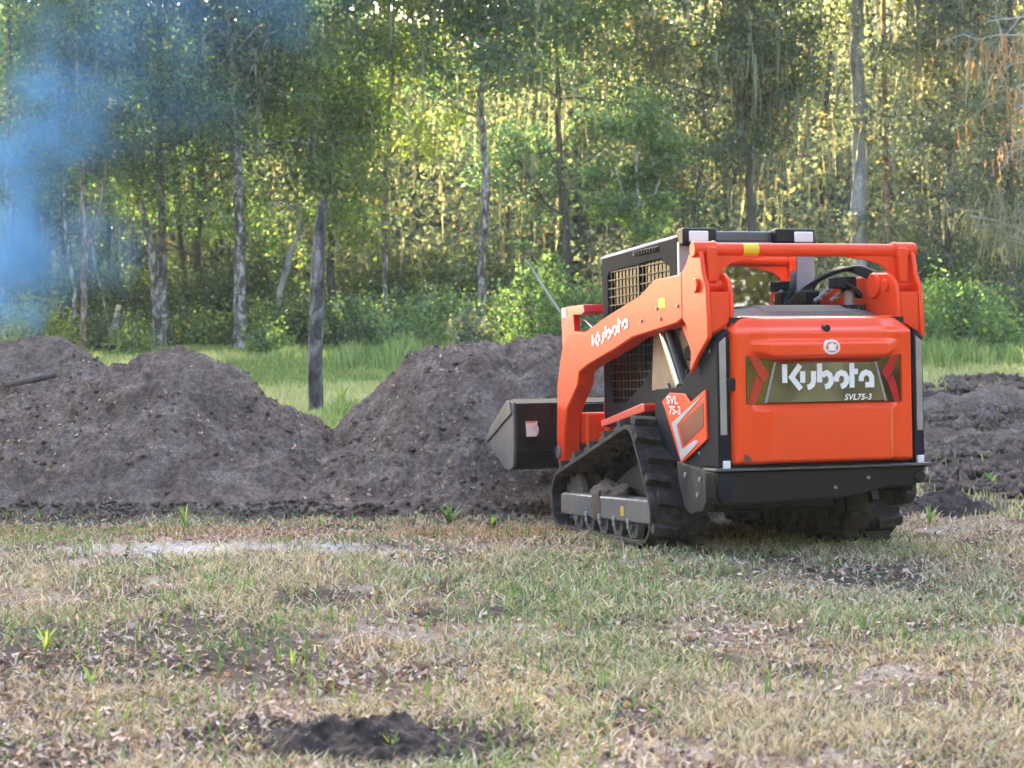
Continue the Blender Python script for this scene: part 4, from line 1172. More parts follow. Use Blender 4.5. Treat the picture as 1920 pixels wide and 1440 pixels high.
# body core, bonnet, side panels
bm = bmesh.new(); box(bm, -.60, .60, .06, 1.02, .52, 1.49); fin("engine_bay", bm, MBLACK, LD, .01)
def bonnet():
    xs_ = np.linspace(-.60, .60, 50); ys_ = np.linspace(.03, 1.04, 30)
    bm = bmesh.new(); vs = []
    for y in ys_:
        r = []
        for x in xs_:
            t = min(1, (y - .03) / .30); z = 1.505 + .075 * (t * t * (3 - 2 * t)) * (1 - abs(x / .60) ** 5) + .02 * max(0, y - .3)
            z += .016 * (1 if abs(x) < .30 and .12 < y < .9 else 0) 
            if x > .33 and y > .35: z -= .015
            r.append(bm.verts.new((x, y, z)))
        vs.append(r)
    for j in range(len(ys_) - 1):
        for i in range(len(xs_) - 1): bm.faces.new((vs[j][i], vs[j][i + 1], vs[j + 1][i + 1], vs[j + 1][i]))
    be = [e for e in bm.edges if e.is_boundary]; r = bmesh.ops.extrude_edge_only(bm, edges=be)
    for v in [g_ for g_ in r['geom'] if isinstance(g_, bmesh.types.BMVert)]: v.co.z = 1.47
    return fin("bonnet", bm, MPLAS, LD, 0, 30)
bn = bonnet()
for i in range(6):
    bm = bmesh.new()
    box(bm, .34 + .035 * i, .355 + .035 * i, .40, .80, 1.565, 1.60); fin("bonnet_vent", bm, MPLAS, bn, .002)
for s in (-1, 1):
    bm = bmesh.new()
    prism(bm, [(.0, 1.375), (.08, 1.37), (.50, 1.16), (.62, 1.08), (1.06, 1.07), (1.08, .70), (.72, .60), (.62, .52), (.56, .375), (.14, .385), (.10, .50), (.0, .575)], 0, s * .62, s * .705)
    fin("side_panel", bm, MGREY, LD, .008)
# orange side badge
def leftx(u, v, d): return None
bm = bmesh.new()
prism(bm, [(.76, 1.045), (.50, 1.037), (.42, .985), (.40, .985), (.155, 1.065), (.145, .751), (.575, .584), (.665, .696), (.845, .937), (.90, .985)], 0, -.722, -.706)
sb = fin("side_badge", bm, MORANGE, LD, .004)
bm = bmesh.new()
o_ = [(.185, 1.02), (.70, .845), (.56, .62), (.29, .72)]; i_ = [(.30, .955), (.63, .84), (.54, .69), (.36, .755)]
prism(bm, [(.17, 1.035), (.72, .848), (.565, .605), (.27, .735), (.33, .745), (.545, .68), (.635, .835)], 0, -.7255, -.7225)
fin("badge_chevron", bm, MGREYD, sb, 0)
bm = bmesh.new(); prism(bm, [(.19, .98), (.60, .832), (.52, .705), (.19, .83)], 0, -.7245, -.7225); fin("badge_panel", bm, MMAROON, sb, 0)
text("badge_lettering", "SVL", .075, lambda u, v, d: (-.7262, .80 - u * 1.7, .972 + v), MWHITE, sb, .002)
text("badge_lettering", "75-3", .075, lambda u, v, d: (-.7262, .76 - u * 1.5, .905 + v), MWHITE, sb, .002)
# red step bar above the track
bm = bmesh.new(); prism(bm, [(2.04, .800), (2.05, .848), (1.22, .975), (1.18, .965), (1.17, .918)], 0, -.74, -.60); fin("red_fender_bar", bm, MRED, LD, .006)
# tan inner wall and hydraulics behind the lift cylinder
bm = bmesh.new(); prism(bm, [(.42, 1.10), (1.35, 1.06), (1.30, 1.44), (.42, 1.47)], 0, -.615, -.56); fin("inner_wall", bm, MTAN, LD, .004)
bm = bmesh.new(); cyl(bm, (-.66, .58, 1.30), (-.60, .60, 1.30), .05); cyl(bm, (-.66, .62, 1.16), (-.60, .60, 1.16), .035); fin("hose_union", bm, MBLACK, LD, .004)
pipe("hydraulic_hose", [(-.65, .95, 1.10), (-.66, .88, 1.04), (-.66, .75, 1.08), (-.65, .66, 1.2)], .012, MBLACK)
pipe("hydraulic_hose", [(-.64, .55, 1.12), (-.66, .50, 1.22), (-.64, .48, 1.34)], .014, MBLACK)

# bumper and counterweight
bm = bmesh.new()
prism(bm, [(-.742, .556), (.715, .556), (.705, .52), (.64, .430), (.42, .420), (.17, .372), (-.45, .350), (-.70, .350), (-.735, .40)], 1, -.02, .14)
bp = fin("bumper", bm, MBLACK, LD, .01)
bm = bmesh.new(); box(bm, -.755, .73, -.065, .14, .557, .574); fin("bumper_lip", bm, surf("lip_steel", (.11, .11, .12), (.06, .06, .07), 5, .5, dirt=(.2, .17, .15), dscale=6), bp, .004)
for x, z in ((.30, .49), (.07, .435)):
    bm = bmesh.new(); cyl(bm, (x, -.02, z), (x, -.035, z), .011, 10); fin("bolt", bm, MPILL, bp, .002)
for s in (-1, 1):
    bm = bmesh.new(); cyl(bm, (s * .665, -.035, .485), (s * .665, .02, .485), .042, 18); fin("tie_down_eye", bm, MBLACK, bp, .012)
bm = bmesh.new(); prism(bm, [(-.735, .548), (-.60, .548), (-.66, .37), (-.72, .40)], 1, -.05, -.022)
fin("tow_plate", bm, MGREY, bp, .004)
for s in (-1, 1):
    bm = bmesh.new(); prism(bm, [(.142, .555), (.62, .60), (.60, .48), (.50, .30), (.40, .27), (.20, .30), (.142, .36)], 0, s * .735, s * .66); rsp = fin("rear_side_plate", bm, MDUST, LD, .008)
    for y, z in ((.22, .50), (.46, .52), (.26, .40)):
        bm = bmesh.new(); cyl(bm, (s * .735, y, z), (s * .748, y, z), .016, 10); fin("bolt", bm, MPILL, rsp, .002)
    for y, z in ((.30, .66), (.66, 1.02), (.10, 1.30)):
        bm = bmesh.new(); cyl(bm, (s * .705, y, z), (s * .714, y, z), .011, 10); fin("bolt", bm, MPILL, LD, .002)
bm = bmesh.new(); box(bm, -.47, .47, .75, 2.5, .25, .62); fin("belly_pan", bm, MBLACK, LD, .02)

# ---- undercarriages
def hullpts(circs):
    P = []
    for cy, cz, r in circs:
        for k in range(72): P.append((cy + r * math.cos(k * math.pi / 36), cz + r * math.sin(k * math.pi / 36)))
    P = sorted(set((round(a, 5), round(b, 5)) for a, b in P))
    def half(pp):
        o = []
        for p in pp:
            while len(o) >= 2 and (o[-1][0] - o[-2][0]) * (p[1] - o[-2][1]) - (o[-1][1] - o[-2][1]) * (p[0] - o[-2][0]) <= 0: o.pop()
            o.append(p)
        return o
    a = half(P); b = half(P[::-1]); return a[:-1] + b[:-1]
def resample(P, n):
    P = np.array(P + [P[0]]); s = np.concatenate([[0], np.cumsum(np.linalg.norm(np.diff(P, axis=0), axis=1))]); t = np.linspace(0, s[-1], n, endpoint=False)
    return np.stack([np.interp(t, s, P[:, 0]), np.interp(t, s, P[:, 1])], -1), s[-1]
SP, RI, FI = (1.12, .655), (.875, .245), (2.53, .262)
for s in (-1, 1):
    x0, x1 = s * .505, s * .90
    loop, Ltot = resample(hullpts([(SP[0], SP[1], .178), (RI[0], RI[1], .203), (FI[0], FI[1], .220)]), 150)
    inner, _ = resample(hullpts([(SP[0], SP[1], .162), (RI[0], RI[1], .187), (FI[0], FI[1], .204)]), 150)
    N = len(loop); bm = bmesh.new()
    # match inner to outer by offsetting along the normal
    T = np.roll(loop, -1, 0) - np.roll(loop, 1, 0); T /= np.linalg.norm(T, axis=1)[:, None]; Nn = np.stack([T[:, 1], -T[:, 0]], -1)
    cen = loop.mean(0); 
    if ((loop - cen) * Nn).sum() < 0: Nn = -Nn
    rings = []
    for i in range(N):
        o1 = loop[i]; i1 = loop[i] - Nn[i] * .028
        rings.append([bm.verts.new((x0, *i1)), bm.verts.new((x1, *i1)), bm.verts.new((x1, *o1)), bm.verts.new((x0, *o1))])
    for i in range(N):
        a, b = rings[i], rings[(i + 1) % N]
        for k in range(4): bm.faces.new((a[k], a[(k + 1) % 4], b[(k + 1) % 4], b[k]))
    def lug(i0, i1, xa, xb, h, inw=False, sk=0):
        pts = []
        q0, q1 = loop[i0 % N], loop[i1 % N]; n0, n1 = Nn[i0 % N], Nn[i1 % N]
        if inw: a = [q0 - n0 * .027, q1 - n1 * .027, q1 - n1 * h, q0 - n0 * h]
        else: a = [q0 - n0 * .002, q1 - n1 * .002, q1 + n1 * h * 1.0 - (q1 - q0) * .12, q0 + n0 * h + (q1 - q0) * .12]
        A = [bm.verts.new((xa, *p)) for p in a]
        dsh = (loop[(i1 + sk) % N] - q1) if sk else np.zeros(2); B = [bm.verts.new((xb, *(p + dsh))) for p in a]
        bm.faces.new(A); bm.faces.new(B[::-1])
        for k in range(4): bm.faces.new((A[k], B[k], B[(k + 1) % 4], A[(k + 1) % 4]))
    i = 0; fl = 0
    while i + 5 <= N:
        xm = (x0 + x1) / 2
        if fl % 2 == 0:
            lug(i, i + 3, x0 + s * .004, xm - s * .05, .056, sk=1); lug(i + 2, i + 4, xm + s * .03, x1 - s * .004, .056, sk=-1)
        else:
            lug(i, i + 2, x0 + s * .004, xm - s * .085, .056); lug(i + 1, i + 4, xm - s * .03, x1 - s * .05, .056, sk=-1)
        lug(i + 1, i + 3, xm - s * .10, xm - s * .04, .065, True); lug(i + 1, i + 3, xm + s * .04, xm + s * .10, .065, True)
        lug(i + 1, i + 2, x0 + s * .01, x1 - s * .01, .034, True)
        i += 5; fl += 1
    tr = fin("rubber_track", bm, MRUB, LD, .006, 40)
    def wheel(name, c, r, w_, m=MFRAME, hub=.35, xc=None):
        xc = s * .70 if xc is None else xc
        bm = bmesh.new()
        for d_ in (-1, 1):
            cyl(bm, (xc + d_ * w_ - .025, c[0], c[1]), (xc + d_ * w_ + .025, c[0], c[1]), r, 32)
        cyl(bm, (xc - w_ - .05, c[0], c[1]), (xc + w_ + .05, c[0], c[1]), r * hub, 20)
        for k in range(6):
            a = k * math.pi / 3; cyl(bm, (xc + s * (w_ + .02), c[0] + r * .62 * math.cos(a), c[1] + r * .62 * math.sin(a)), (xc + s * (w_ + .034), c[0] + r * .62 * math.cos(a), c[1] + r * .62 * math.sin(a)), r * .06, 8)
        return fin(name, bm, m, LD, .008)
    wheel("idler_wheel", FI, .198, .06); wheel("idler_wheel", RI, .180, .06); wheel("drive_sprocket", SP, .150, .04)
    for y in (1.13, 1.42, 1.71, 2.0, 2.24): wheel("roller", (y, .150), .098, .13, hub=.4)
    bm = bmesh.new(); prism(bm, [(.70, .185), (2.56, .155), (2.56, .30), (2.50, .315), (.70, .345)], 0, s * .60, s * .885)
    fr = fin("track_frame", bm, MFRAME, LD, .012)
    bm = bmesh.new(); prism(bm, [(.75, .345), (2.05, .325), (1.60, .50), (1.25, .60), (.95, .60)], 0, s * .50, s * .72); fin("frame_web", bm, MBLACK, fr, .02)
    bm = bmesh.new(); box(bm, s * .80, s * .888, 1.02, 1.45, .344, .36); bm.free()
    for y in (1.12, 1.40, 1.69, 1.97):
        bm = bmesh.new(); cyl(bm, (s * .885, y, .185), (s * .90, y, .185), .022, 12); cyl(bm, (s * .885, y, .15), (s * .897, y, .15), .018, 12); fin("roller_bolt", bm, MPILL, fr, .003)
    bm = bmesh.new(); prism(bm, [(1.205, .215), (1.275, .215), (1.275, .28), (1.205, .28)], 0, s * .886, s * .888); fin("warning_sticker", bm, surf("amber_sticker", (.62, .36, .03), (.5, .3, .03), 9, .6), fr, 0)
    # soil heaped on the frame
    bm = bmesh.new()
    bmesh.ops.create_icosphere(bm, subdivisions=4, radius=1)
    for v in bm.verts:
        q = v.co.copy(); nn = float(fbm(q.x * 2.2 + 3 + s, q.y * 2.2 + q.z, 7, 4)) - .5
        v.co = Vector((s * .76 + q.x * .115, 1.78 + q.y * .34 * (1 + nn), .33 + q.z * .085 * (1 + 1.6 * nn)))
    fin("caked_soil", bm, MCAKE, LD, 0, 180)
    bm = bmesh.new()
    bmesh.ops.create_icosphere(bm, subdivisions=3, radius=1)
    for v in bm.verts:
        q = v.co.copy(); nn = float(fbm(q.x * 2 + 9, q.y * 2 + q.z, 8, 4)) - .5
        v.co = Vector((s * .875 + q.x * .022, 1.78 + q.y * .12 * (1 + nn), .25 + q.z * .12 * (1 + nn)))
    fin("caked_soil", bm, MCAKE, LD, 0, 180)

# ---- cab
CX = .54
outer = [(2.52, .80), (2.53, 2.045), (2.40, 2.055), (1.30, 2.085), (1.03, 2.09), (1.03, 1.45), (1.03, 1.10), (1.25, .93), (2.05, .80)]
inner = [(2.36, .97), (2.41, 1.90), (2.37, 1.94), (1.33, 1.965), (1.17, 1.895), (1.16, 1.50), (1.33, 1.34), (1.72, 1.10), (2.05, .98)]
cab = empty("cab", Matrix.Identity(4)); cab.parent = LD; cab.matrix_parent_inverse = Matrix.Identity(4); cab.matrix_basis = Matrix.Identity(4)
for s in (-1, 1):
    CX = .54 if s < 0 else .455
    bm = bmesh.new(); ringprism(bm, outer, inner, 0, s * CX, s * (CX - .05)); fin("cab_side", bm, MGREY, cab, .006)
    bm = bmesh.new(); prism(bm, inner, 0, s * (CX - .035), s * (CX - .030)); fin("side_glass", bm, MGLASS, cab, 0)
    # protective mesh
    def span(axis, val):
        xs2 = []
        P = inner + [inner[0]]
        for a, b in zip(P[:-1], P[1:]):
            if (a[axis] - val) * (b[axis] - val) < 0:
                t = (val - a[axis]) / (b[axis] - a[axis]); xs2.append(a[1 - axis] + t * (b[1 - axis] - a[1 - axis]))
        xs2.sort(); return xs2[:2] if len(xs2) >= 2 else None
    bm = bmesh.new(); xx = s * (CX - .015)
    y = 1.2
    while y < 2.40:
        sp = span(0, y)
        if sp: box(bm, xx - .004, xx + .004, y - .004, y + .004, sp[0], sp[1])
        y += .072
    z = 1.01
    while z < 1.95:
        sp = span(1, z)
        if sp: box(bm, xx - .0075, xx + .0005, sp[0], sp[1], z - .004, z + .004)
        z += .062
    fin("window_guard", bm, MBLACK, cab, 0)
    bm = bmesh.new(); box(bm, xx - .012, xx + .012, 1.76, 1.785, 1.20, 1.955); fin("window_bar", bm, MBLACK, cab, .003)
bm = bmesh.new()
prism(bm, [(-.54, 2.056), (.46, 2.056), (.44, 2.10), (.30, 2.128), (-.36, 2.128), (-.52, 2.10)], 1, 1.0, 2.55)
roof = fin("roof", bm, surf("roof_black", (.05, .055, .07), (.07, .075, .09), 5, .28, coat=.4), cab, .012)
for v in roof.data.vertices:
    if v.co.y > 2: v.co.z -= .035
bm = bmesh.new(); box(bm, -.548, -.52, 1.36, 1.85, 2.015, 2.055)
fin("roof_vent", bm, MBLACK, roof, .006)
for i in range(9):
    bm = bmesh.new(); box(bm, -.556, -.546, 1.38 + .052 * i, 1.395 + .052 * i, 2.018, 2.05); fin("vent_slat", bm, MPLAS, roof, .002)
bm = bmesh.new(); prism(bm, [(-.545, 2.075), (-.50, 2.108), (-.47, 2.112), (-.47, 2.075)], 1, 1.10, 2.56); 
o = fin("roof_corner_sheen", bm, surf("pale_cap_sky_sheen", (.45, .47, .52), (.38, .4, .46), 4, .3), roof, .006)  # pale cap drawn out along the roof edge as painted sky reflection
for v in o.data.vertices:
    if v.co.y > 2: v.co.z -= .030
    else: v.co.z += .004
for s, xa, xb in ((-1, -.535, -.29), (1, .14, .435)):
    bm = bmesh.new(); box(bm, xa, xb, .93, 1.06, 2.028 if s < 0 else 2.045, 2.142); h_ = fin("lamp_housing", bm, MBLACK, cab, .012)
    xm = (-.425 if s < 0 else .345)
    bm = bmesh.new(); box(bm, xm - .070, xm + .070, .915, .932, 2.048, 2.122); fin("lamp_lens", bm, MLENS, h_, .01)
# rear wall and window
bm = bmesh.new()
ringprism(bm, [(-.54, 1.45), (-.54, 2.055), (.455, 2.055), (.455, 1.45)], [(-.46, 1.56), (-.46, 2.01), (.325, 2.01), (.325, 1.56)], 1, .99, 1.03)
fin("rear_wall", bm, MPILL, cab, .006)
bm = bmesh.new(); prism(bm, [(1.012, 1.545), (1.018, 1.545), (1.004, 2.018), (.998, 2.018)], 0, -.462, .327); fin("rear_window", bm, MGLASSD, cab, 0)
bm = bmesh.new(); ringprism(bm, [(-.53, .80), (-.53, 2.03), (.445, 2.03), (.445, .80)], [(-.46, 1.00), (-.46, 1.95), (.38, 1.95), (.38, 1.00)], 1, 2.47, 2.52); fin("front_frame", bm, MGREY, cab, .006)
bm = bmesh.new(); box(bm, -.465, .385, 2.49, 2.495, .995, 1.955); fin("windscreen", bm, MGLASS, cab, 0)
bm = bmesh.new(); box(bm, -.48, .40, 1.05, 2.46, .78, .84); fin("cab_floor", bm, MBLACK, cab, .01)
# seat
seat = bmesh.new(); box(seat, -.24, .24, 1.30, 1.80, 1.02, 1.16); st_ = fin("seat", seat, MSEAT, cab, .04)
bm = bmesh.new(); prism(bm, [(1.22, 1.12), (1.38, 1.12), (1.30, 1.72), (1.20, 1.72)], 0, -.24, .24); fin("backrest", bm, MSEAT, st_, .04)
for s in (-1, 1):
    bm = bmesh.new(); box(bm, s * .30, s * .40, 1.45, 1.85, 1.20, 1.27); fin("armrest", bm, MSEAT, st_, .02)
bm = bmesh.new(); box(bm, -.20, .20, .84, .85, 1.55, 1.56); bm.free()

# ---- lift arms
boom = [(3.00, .51), (3.02, .73), (2.99, 1.11), (2.91, 1.295), (2.83, 1.42), (2.70, 1.495), (2.58, 1.515), (2.34, 1.495), (1.85, 1.594), (1.21, 1.70), (.91, 1.795), (.50, 1.80), (.36, 1.87), (.25, 1.86), (.10, 1.78), (.05, 1.68), (.03, 1.45), (.03, 1.38), (.20, 1.27), (.33, 1.165), (.31, 1.325), (.37, 1.46), (.41, 1.517), (.54, 1.487), (.92, 1.455), (1.34, 1.423), (1.67, 1.355), (2.27, 1.251), (2.47, 1.20), (2.50, 1.11), (2.76, .93), (2.82, .80), (2.87, .505)]
ARM = []
for s in (-1, 1):
    bm = bmesh.new()
    front = boom[:13] + [(.36, 1.52)] + boom[22:] if False else [p for p in boom if p[0] > .36] 
    front = [(3.00, .51), (3.02, .73), (2.99, 1.11), (2.91, 1.295), (2.83, 1.42), (2.70, 1.495), (2.58, 1.515), (2.34, 1.495), (1.85, 1.594), (1.21, 1.70), (.91, 1.795), (.50, 1.80), (.43, 1.82), (.43, 1.515), (.54, 1.487), (.92, 1.455), (1.34, 1.423), (1.67, 1.355), (2.27, 1.251), (2.47, 1.20), (2.50, 1.11), (2.76, .93), (2.82, .80), (2.87, .505)]
    prism(bm, front, 0, s * .755, s * .625)
    arm = fin("lift_arm", bm, MORANGE, LD, .012)
    ARM.append(arm)
    # rear knuckle: two cheek plates, back plate, pins, upright
    chk = [(.44, 1.813), (.36, 1.87), (.30, 1.93), (.26, 1.955), (.17, 1.955), (.13, 1.90), (.10, 1.78), (.05, 1.70), (.03, 1.45), (.03, 1.38), (.20, 1.27), (.33, 1.165), (.31, 1.325), (.37, 1.46), (.44, 1.517)]
    bm = bmesh.new(); prism(bm, chk, 0, s * .752, s * .722); fin("outer_cheek", bm, MORANGE, arm, .008)
    chk2 = [(.44, 1.79), (.30, 1.80), (.16, 1.79), (.08, 1.74), (.05, 1.66), (.04, 1.46), (.20, 1.36), (.33, 1.30), (.31, 1.36), (.37, 1.46), (.44, 1.517)]
    bm = bmesh.new(); prism(bm, chk2, 0, s * .592, s * .565); fin("inner_cheek", bm, MORANGE, arm, .008)
    bm = bmesh.new(); prism(bm, [(s * .72, 1.665), (s * .72, 1.405), (s * .593, 1.48), (s * .593, 1.665)], 1, .05, .075); fin("back_plate", bm, MORANGE, arm, .004)
    bm = bmesh.new(); prism(bm, [(.075, 1.42), (.32, 1.20), (.30, 1.32), (.37, 1.455), (.44, 1.515), (.44, 1.66), (.08, 1.66)], 0, s * .715, s * .60); fin("knuckle_core", bm, MORANGE, arm, .004)
    bm = bmesh.new(); cyl(bm, (s * .725, .185, 1.712), (s * .59, .185, 1.712), .040, 24); cyl(bm, (s * .752, .185, 1.712), (s * .775, .185, 1.712), .045, 20); cyl(bm, (s * .545, .185, 1.712), (s * .565, .185, 1.712), .040, 20); fin("pivot_pin", bm, MORANGE, arm, .004)
    bm = bmesh.new(); box(bm, s * .70, s * .632, .13, .25, 1.73, 1.955); fin("upright", bm, MORANGE, arm, .012)
    bm = bmesh.new(); cyl(bm, (s * .775, .20, 1.94), (s * .64, .20, 1.94), .052, 24); cyl(bm, (s * .62, .20, 1.94), (s * .645, .20, 1.94), .056, 24); fin("tube_boss", bm, MORANGE, arm, .008)
    bm = bmesh.new(); prism(bm, [(s * .635, 1.74), (s * .635, 1.915), (s * .28, 1.915), (s * .30, 1.893), (s * .42, 1.878), (s * .52, 1.852), (s * .575, 1.815), (s * .60, 1.74)], 1, .185, .21); fin("gusset", bm, MORANGE, arm, .004)
    for y, z in ((.50, 1.60), (.80, 1.53), (1.15, 1.53), (.86, 1.60)):
        bm = bmesh.new(); cyl(bm, (s * .755, y, z), (s * .765, y, z), .012, 10); fin("grease_fitting", bm, MPILL, arm, .002)
    # lower end pin
    bm = bmesh.new(); cyl(bm, (s * .755, 2.95, .60), (s * .775, 2.95, .60), .05, 18); fin("bucket_pin", bm, MSTEEL, arm, .006)
    bm = bmesh.new(); prism(bm, [(2.86, 1.395), (2.88, 1.70), (2.60, 1.705), (2.55, 1.40)], 0, s * .75, s * .70)
    prism(bm, [(2.598, 1.632), (2.605, 1.704), (2.35, 1.70), (2.33, 1.645), (2.40, 1.625)], 0, s * .752, s * .60)
    lg = fin("line_guard", bm, MRED, arm, .006)
    bm = bmesh.new(); prism(bm, [(2.74, 1.62), (2.86, 1.62), (2.86, 1.69), (2.74, 1.69)], 0, s * .7525, s * .751); fin("guard_sticker", bm, MLABEL, lg, 0)
    for k in range(3): pipe("hydraulic_line", [(s * (.69 - .02 * k), 2.66, 1.60), (s * (.69 - .02 * k), 2.48, 1.59 - .02 * k), (s * (.69 - .02 * k), 2.30, 1.52 - .01 * k)], .011, MPILL if k == 0 else MBLACK, lg)
    # lift cylinder
    lc = bmesh.new(); cyl(lc, (s * .67, 1.02, 1.50), (s * .665, .70, 1.06), .030, 20); lc = fin("lift_cylinder", lc, MCHROME, LD, .003)
    bm = bmesh.new(); cyl(bm, (s * .655, .93, 1.50), (s * .65, .60, 1.06), .036, 20); fin("cylinder_barrel", bm, MBLACK, lc, .004)
    bm = bmesh.new(); cyl(bm, (s * .70, .66, 1.05), (s * .62, .66, 1.05), .055, 20); fin("cylinder_eye", bm, MGREY, lc, .006)
    # lower link from knuckle
    bm = bmesh.new(); prism(bm, [(.36, 1.50), (.62, 1.475), (.50, 1.36), (.42, 1.25), (.35, 1.20)], 0, s * .69, s * .64); fin("arm_link", bm, MORANGE, LD, .006)
bm = bmesh.new(); cyl(bm, (-.70, .20, 1.94), (.70, .20, 1.94), .042, 28); xt = fin("cross_tube", bm, MORANGE, LD, .004)
bm = bmesh.new()
k = 14; r_ = .0432
A = []
for i in range(k + 1):
    a = math.pi * (.62 + .76 * i / k); A.append((.20 + r_ * math.cos(a), 1.94 + r_ * math.sin(a)))
for i in range(k):
    v = [bm.verts.new((-.44, *A[i])), bm.verts.new((-.335, *A[i])), bm.verts.new((-.335, *A[i + 1])), bm.verts.new((-.44, *A[i + 1]))]; bm.faces.new(v)
fin("warning_sticker", bm, MYEL, xt, 0)
def booml(u, v, d):
    t = .42
    y = 2.18 - u * 1.0; z = 1.365 + (2.18 - y) * .165 + v
    return (-.7555 - d, y, z)
strokes("arm_lettering", KUB, .118, .20, lambda u, v, d: (-.7555 - d, 2.17 - u * 1.63, 1.362 + u * 1.63 * .172 + v * .90), MWHITE, ARM[0], .002)
bm = bmesh.new(); prism(bm, [(.71, 1.60), (.84, 1.60), (.84, 1.665), (.71, 1.665)], 0, -.7575, -.7555); fin("warning_sticker", bm, MYEL, ARM[0], 0)
bm = bmesh.new(); box(bm, -.62, .62, 2.70, 2.86, .66, .90); cm = fin("arm_crossmember", bm, MORANGE, LD, .02)
bm = bmesh.new(); box(bm, -.50, .50, 2.53, 2.66, .70, 1.02); fin("front_step", bm, MORANGE, LD, .02)
bm = bmesh.new(); box(bm, -.46, .46, 2.50, 2.75, .34, .68); fin("front_frame", bm, MBLACK, LD, .02)
# coupler and bucket
bm = bmesh.new(); prism(bm, [(3.02, .50), (3.10, .52), (3.26, .95), (3.18, .97)], 0, -.60, .60); fin("quick_coupler", bm, MBLACK, LD, .01)
for s in (-.3, .3):
    bm = bmesh.new(); cyl(bm, (s, 2.80, 1.02), (s, 3.16, .90), .035, 16); tc_ = fin("tilt_cylinder", bm, MBLACK, LD, .004)
    bm = bmesh.new(); cyl(bm, (s, 2.60, 1.09), (s, 2.80, 1.02), .022, 14); fin("cylinder_rod", bm, MCHROME, tc_, .002)
bk = bmesh.new()
W2 = 1.0
prof = [(3.40, 1.01), (3.27, .975), (3.275, .62), (3.30, .50), (3.38, .455), (3.50, .455), (4.12, .70), (4.115, .72), (3.50, .478), (3.39, .478), (3.325, .515), (3.30, .63), (3.295, .96), (3.40, .99)]
prism(bk, prof, 0, -W2, W2); bucket = fin("bucket", bk, MBLACK, LD, .004)
for s in (-1, 1):
    bm = bmesh.new(); prism(bm, [(3.285, .985), (3.28, .62), (3.31, .48), (3.40, .448), (3.52, .452), (4.02, .665), (3.98, .76), (3.45, 1.00)], 0, s * (W2 + .001), s * (W2 + .022)); fin("bucket_side", bm, MSTEEL, bucket, .005)
    bm = bmesh.new(); prism(bm, [(3.30, .90), (4.0, .66), (4.02, .70), (3.36, 1.005)], 0, s * (W2 + .022), s * (W2 + .034)); fin("wear_strip", bm, MSTEEL, bucket, .004)
bm = bmesh.new(); box(bm, -W2 + .01, W2 - .01, 3.262, 3.275, .60, .612); box(bm, -.70, -.675, 3.24, 3.275, .50, .965); box(bm, .675, .70, 3.24, 3.275, .50, .965); fin("bucket_rib", bm, MGREY, bucket, .003)
bm = bmesh.new(); prism(bm, [(-.925, .835), (-.83, .835), (-.828, .79), (-.818, .78), (-.822, .735), (-.84, .715), (-.92, .715)], 1, 3.2705, 3.268); lb = fin("bucket_label", bm, MLABEL, bucket, 0)
bm = bmesh.new(); prism(bm, [(-.92, .822), (-.84, .822), (-.84, .833), (-.92, .833)], 1, 3.2685, 3.2675); fin("label_band", bm, MORANGE, lb, 0)

# ---- right side extras on the engine deck
bm = bmesh.new(); cyl(bm, (.49, .55, 1.60), (.49, .55, 1.70), .036, 20); ex = fin("exhaust_pipe", bm, MPILL, LD, .004)
bm = bmesh.new(); cyl(bm, (.49, .55, 1.70), (.50, .55, 1.715), .10, 24, .09); cyl(bm, (.47, .55, 1.715), (.47, .55, 1.79), .065, 20); box(bm, .36, .46, .50, .60, 1.715, 1.785); fin("exhaust_cover", bm, MPLAS, ex, .006)
for k in range(5):
    pipe("hydraulic_hose", [(.24 + .02 * k, 1.0 - .03 * k, 1.62), (.34 + .02 * k, .9, 1.74 + .012 * k), (.44 + .015 * k, .7, 1.83 + .01 * k), (.54, .5, 1.86 - .012 * k), (.60, .38, 1.80 - .012 * k)], .016, MBLACK)
bm = bmesh.new(); box(bm, .26, .40, .78, .92, 1.60, 1.72); fin("valve_block", bm, MBLACK, LD, .02)
bm = bmesh.new(); cyl(bm, (.545, .34, 1.72), (.60, .34, 1.72), .085, 26); fin("arm_hub", bm, MORANGE, LD, .01)
bm = bmesh.new(); cyl(bm, (-.545, .34, 1.72), (-.60, .34, 1.72), .085, 26); fin("arm_hub", bm, MORANGE, LD, .01)
for k in range(5):
    bm = bmesh.new(); cyl(bm, (.31 + .03 * k, .70 - .02 * k, 1.64 + .03 * (k % 3)), (.33 + .03 * k, .66 - .02 * k, 1.66 + .03 * (k % 3)), .016, 10); fin("hose_fitting", bm, MPILL, LD, .003)

